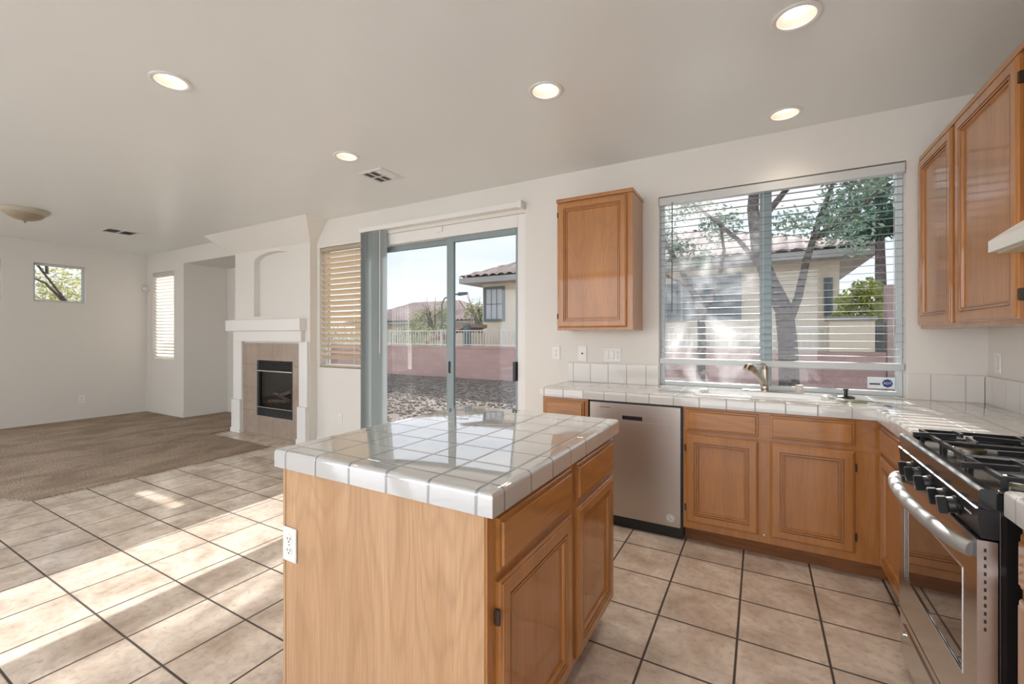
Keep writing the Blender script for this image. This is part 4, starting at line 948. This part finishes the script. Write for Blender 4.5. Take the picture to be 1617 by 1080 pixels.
def leaves(parent, mat, blobs, n, size, seed, droop=.3, asp=2.6, name='foliage'):
    g = random.Random(seed); m = MB(); tot = sum(b[3] ** 2 for b in blobs)
    for bx, by, bz, br in blobs:
        for k in range(max(6, int(n * br * br / tot))):
            d = Vector((g.gauss(0, 1), g.gauss(0, 1), g.gauss(0, .8))); d = d.normalized() * br * g.random() ** .45
            p = Vector((bx, by, bz)) + d; a = Vector((g.gauss(0, 1), g.gauss(0, 1), g.gauss(-droop, .7))).normalized(); b = a.cross(Vector((g.gauss(0, 1), g.gauss(0, 1), g.gauss(0, 1)))).normalized()
            s = size * g.uniform(.6, 1.3)
            m.face(p - a * s, p + b * s / asp - a * s * .1, p + a * s, p - b * s / asp - a * s * .1)
    return m.build(name, mat, parent, smooth=0, recalc=False)
def tree(name, label, cat, limbs, blobs, n, size, seed, mat, loc, group=None, asp=2.6, bark=None):
    r = thing(name, label, cat, loc, group)
    for i, (pts, rad) in enumerate(limbs):
        MB().tube(pts, rad, 10).build('trunk' if i == 0 else 'branch', bark or M_bark, r, smooth=60)
    if blobs: leaves(r, mat, blobs, n, size, seed, asp=asp)
    return r
# the big leaning tree outside the kitchen window
T = lambda *p: Vector(p)
limbs = [([(.42, 8.3, GZ - .05), (.40, 8.3, .6), (.38, 8.3, 1.25), (.33, 8.3, 1.75), (.12, 8.3, 2.25), (-.03, 8.28, 2.75), (-.10, 8.25, 3.4), (-.05, 8.2, 4.2), (.1, 8.1, 5.2)], [.17, .145, .135, .13, .12, .10, .085, .06, .04]),
         ([(.36, 8.28, 1.45), (.52, 8.25, 1.95), (.62, 8.2, 2.5), (.78, 8.1, 3.1), (1.0, 8.0, 3.8)], [.07, .058, .05, .04, .02]),
         ([(.12, 8.3, 2.3), (-.3, 8.2, 2.9), (-.8, 8.1, 3.4), (-1.3, 8.0, 3.9)], [.05, .035, .025, .012]),
         ([(.70, 8.15, 2.8), (1.1, 8.2, 3.1), (1.6, 8.2, 3.5)], [.05, .035, .02]),
         ([(-.06, 8.25, 3.1), (.4, 8.3, 3.7), (.9, 8.4, 4.3)], [.06, .04, .02])]
blobs = [(1.15, 8.0, 3.5, .42), (1.45, 8.2, 3.7, .5), (1.9, 8.2, 3.95, .5), (1.15, 8.3, 4.3, .5), (1.5, 8.4, 4.4, .55), (-.1, 8.2, 4.3, .4), (-.3, 8.1, 4.2, .4), (-.9, 8.0, 3.8, .32), (-1.3, 8.0, 4.1, .35), (.75, 7.9, 3.0, .35), (1.15, 8.1, 2.95, .35), (.35, 8.2, 3.1, .28), (2.2, 8.4, 4.3, .45), (1.2, 8.3, 2.65, .2)]
tree('garden_tree', 'large leaning tree with a thick grey trunk outside the kitchen window', 'tree', limbs, blobs, 5400, .045, 11, M_leaf, (.42, 8.3, GZ))
limbs = [([(-1.05, 9.6, GZ), (-1.0, 9.6, 1.2), (-1.02, 9.6, 1.9), (-1.35, 9.6, 2.6), (-1.7, 9.55, 3.3), (-2.0, 9.5, 4.0)], [.09, .08, .07, .055, .04, .02]),
         ([(-1.0, 9.6, 1.7), (-.72, 9.6, 2.3), (-.60, 9.55, 3.0), (-.7, 9.5, 3.7)], [.06, .045, .03, .015]),
         ([(-1.2, 9.6, 2.3), (-1.7, 9.6, 2.6), (-2.2, 9.6, 2.75)], [.035, .025, .012])]
tree('slender_tree', 'slender sparse tree seen through the left half of the kitchen window', 'tree', limbs, [(-1.9, 9.5, 3.6, .5), (-2.2, 9.6, 2.8, .35), (-1.5, 9.5, 3.1, .4), (-.65, 9.5, 3.5, .4), (-1.2, 9.5, 4.0, .45), (-2.4, 9.5, 4.1, .45), (-1.0, 9.6, 2.9, .25)], 2900, .05, 12, M_leaf, (-1.05, 9.6, GZ))
# trees and shrubs beyond
tree('pine_tree', 'pine tree with tufted branches behind the brick pillar', 'tree', [([(3.55, 19, GZ), (3.5, 19, 3), (3.45, 19, 6.2)], [.16, .14, .08]), ([(3.5, 19, 4.3), (2.7, 19, 4.8)], [.06, .03]), ([(3.5, 19, 4.6), (4.6, 19, 5.1)], [.06, .03]), ([(3.5, 19, 5.2), (2.4, 19, 5.6)], [.05, .03])],
     [(2.6, 19, 4.9, .7), (3.3, 19, 5.2, .8), (4.3, 19, 5.2, .7), (2.3, 19, 5.7, .6), (3.4, 19, 6.0, .8), (2.9, 19, 4.4, .5)], 3000, .13, 13, M_leaf_p, (3.55, 19, GZ), asp=5)
tree('slim_palm', 'slim dark palm trunk beside the corner of the neighbour house', 'tree', [([(2.6, 14.5, GZ), (2.6, 14.5, 4.0)], [.07, .06])], [(2.6, 14.5, 4.15, .34)], 500, .3, 14, M_leaf_p, (2.6, 14.5, GZ), asp=7)
tree('conifer', 'blue green conifer behind the hedge at the right of the kitchen window', 'tree', [([(4.3, 17, GZ), (4.3, 17, 3.6)], [.12, .03])], [(4.3, 17, 1.6, .8), (4.3, 17, 2.4, .65), (4.3, 17, 3.1, .45), (4.3, 17, 3.6, .25)], 2600, .09, 15, M_leaf_p, (4.3, 17, GZ), asp=4)
tree('garden_shrub', 'bright yellow green shrub behind the stucco wall section', 'shrub', [([(2.0, 13.6, GZ), (2.0, 13.6, 1.8)], [.06, .03])], [(1.95, 13.6, 2.15, .35), (2.25, 13.6, 2.4, .35), (1.8, 13.5, 1.8, .3), (2.35, 13.6, 1.9, .3)], 1700, .07, 16, M_leaf_y, (2.0, 13.6, GZ))
tree('garden_shrub', 'dark green shrub beside the brick pillar', 'shrub', [([(3.25, 14.5, GZ), (3.25, 14.5, 1.7)], [.06, .03])], [(3.2, 14.5, 2.1, .45), (3.45, 14.5, 2.5, .4), (3.2, 14.5, 1.7, .4), (3.6, 14.5, 1.9, .4)], 2000, .07, 17, M_leaf_p, (3.25, 14.5, GZ))
k = 0
for x, y, h, lab in ((-19.4, 24, 3.6, 'bare brown tree beyond the fence, left of the street lamp'), (-16.3, 25, 3.9, 'twiggy tree right behind the street lamp beyond the fence'), (-21.8, 26, 3.0, 'small tree by the far brown roofed house'), (-12.6, 21, 2.6, 'low green bushy tree left of the neighbour house')):
    k += 1; g = random.Random(30 + k)
    lm = [([(x, y, GZ), (x, y, h * .5), (x + .1, y, h * .8)], [.12, .08, .03])]
    for q in range(7):
        a = g.uniform(-1, 1); lm.append(([(x, y, h * g.uniform(.25, .6)), (x + a * .7, y + g.uniform(-.3, .3), h * .8), (x + a * 1.2, y, h * g.uniform(.9, 1.12))], [.05, .03, .01]))
    tree('background_tree', lab, 'tree', lm, [(x + g.uniform(-1.1, 1.1), y, h * g.uniform(.4, .85), .7) for q in range(7)], 1100, .11, 40 + k, M_leaf_g if k < 4 else M_leaf_p, (x, y, GZ), 'trees beyond the fence')
tree('unseen_shade_tree', 'unseen tall slim trunked tree, added to shade the floor inside the sliding door', 'tree', [([(-3.17, 13.2, GZ), (-3.15, 13.2, 3), (-3.17, 13.2, 5.5), (-3.1, 13.2, 8)], [.17, .14, .125, .06]), ([(-3.16, 13.2, 5.6), (-2.6, 13.2, 6.5), (-2.2, 13.2, 7.2)], [.07, .05, .03])],
     [(-2.75, 13.2, 6.75, .38), (-2.35, 13.2, 6.55, .42), (-1.95, 13.2, 6.5, .42), (-2.9, 13.2, 7.3, .5), (-2.2, 13.2, 7.2, .6), (-3.5, 13.2, 7.5, .5), (-1.5, 13.2, 6.9, .6), (-3.9, 13.2, 8.0, .6), (-2.6, 13.2, 8.0, .7)], 2600, .10, 61, M_leaf, (-3.17, 13.2, GZ))  # unseen tree, added so trunk and crown cast the soft floor shadows
r = thing('hedge', 'long low hedge beyond the picket fence, seen through the sliding door', 'hedge', (-17, 18, GZ))
leaves(r, M_leaf_g, [(-24 + i * .8, 18 + .3 * math.sin(i), 1.0 + .3 * math.sin(i * 2.1), .8) for i in range(15)], 4500, .09, 50)
# tree outside the living room's high windows
tree('desert_tree', 'pale yellow flowering tree outside the high window of the living room', 'tree', [([(-14, 4.5, GZ), (-13.8, 4.0, 1.8), (-13.4, 3.2, 2.9), (-13.0, 2.4, 3.5)], [.06, .032, .02, .008]), ([(-13.8, 4.0, 1.8), (-13.6, 3.4, 2.5), (-13.4, 2.8, 2.75)], [.04, .025, .012]), ([(-13.5, 3.4, 2.7), (-13.2, 3.3, 3.3), (-13.0, 3.6, 3.9)], [.03, .02, .01]), ([(-13.8, 4.2, 1.7), (-13.4, 4.6, 2.6), (-13.2, 4.9, 3.4)], [.04, .025, .012])],
     [(-14.5, 3.2, 2.0, .8), (-14.6, 4.4, 2.0, .9), (-14.4, 2.2, 1.9, .8), (-14.6, 3.8, 2.5, .7), (-14.8, 1.2, 2.0, .9)], 5000, .06, 18, leafm('pale_yellow_leaf', (.45, .45, .20), (.75, .72, .45)), (-14, 4.5, GZ))
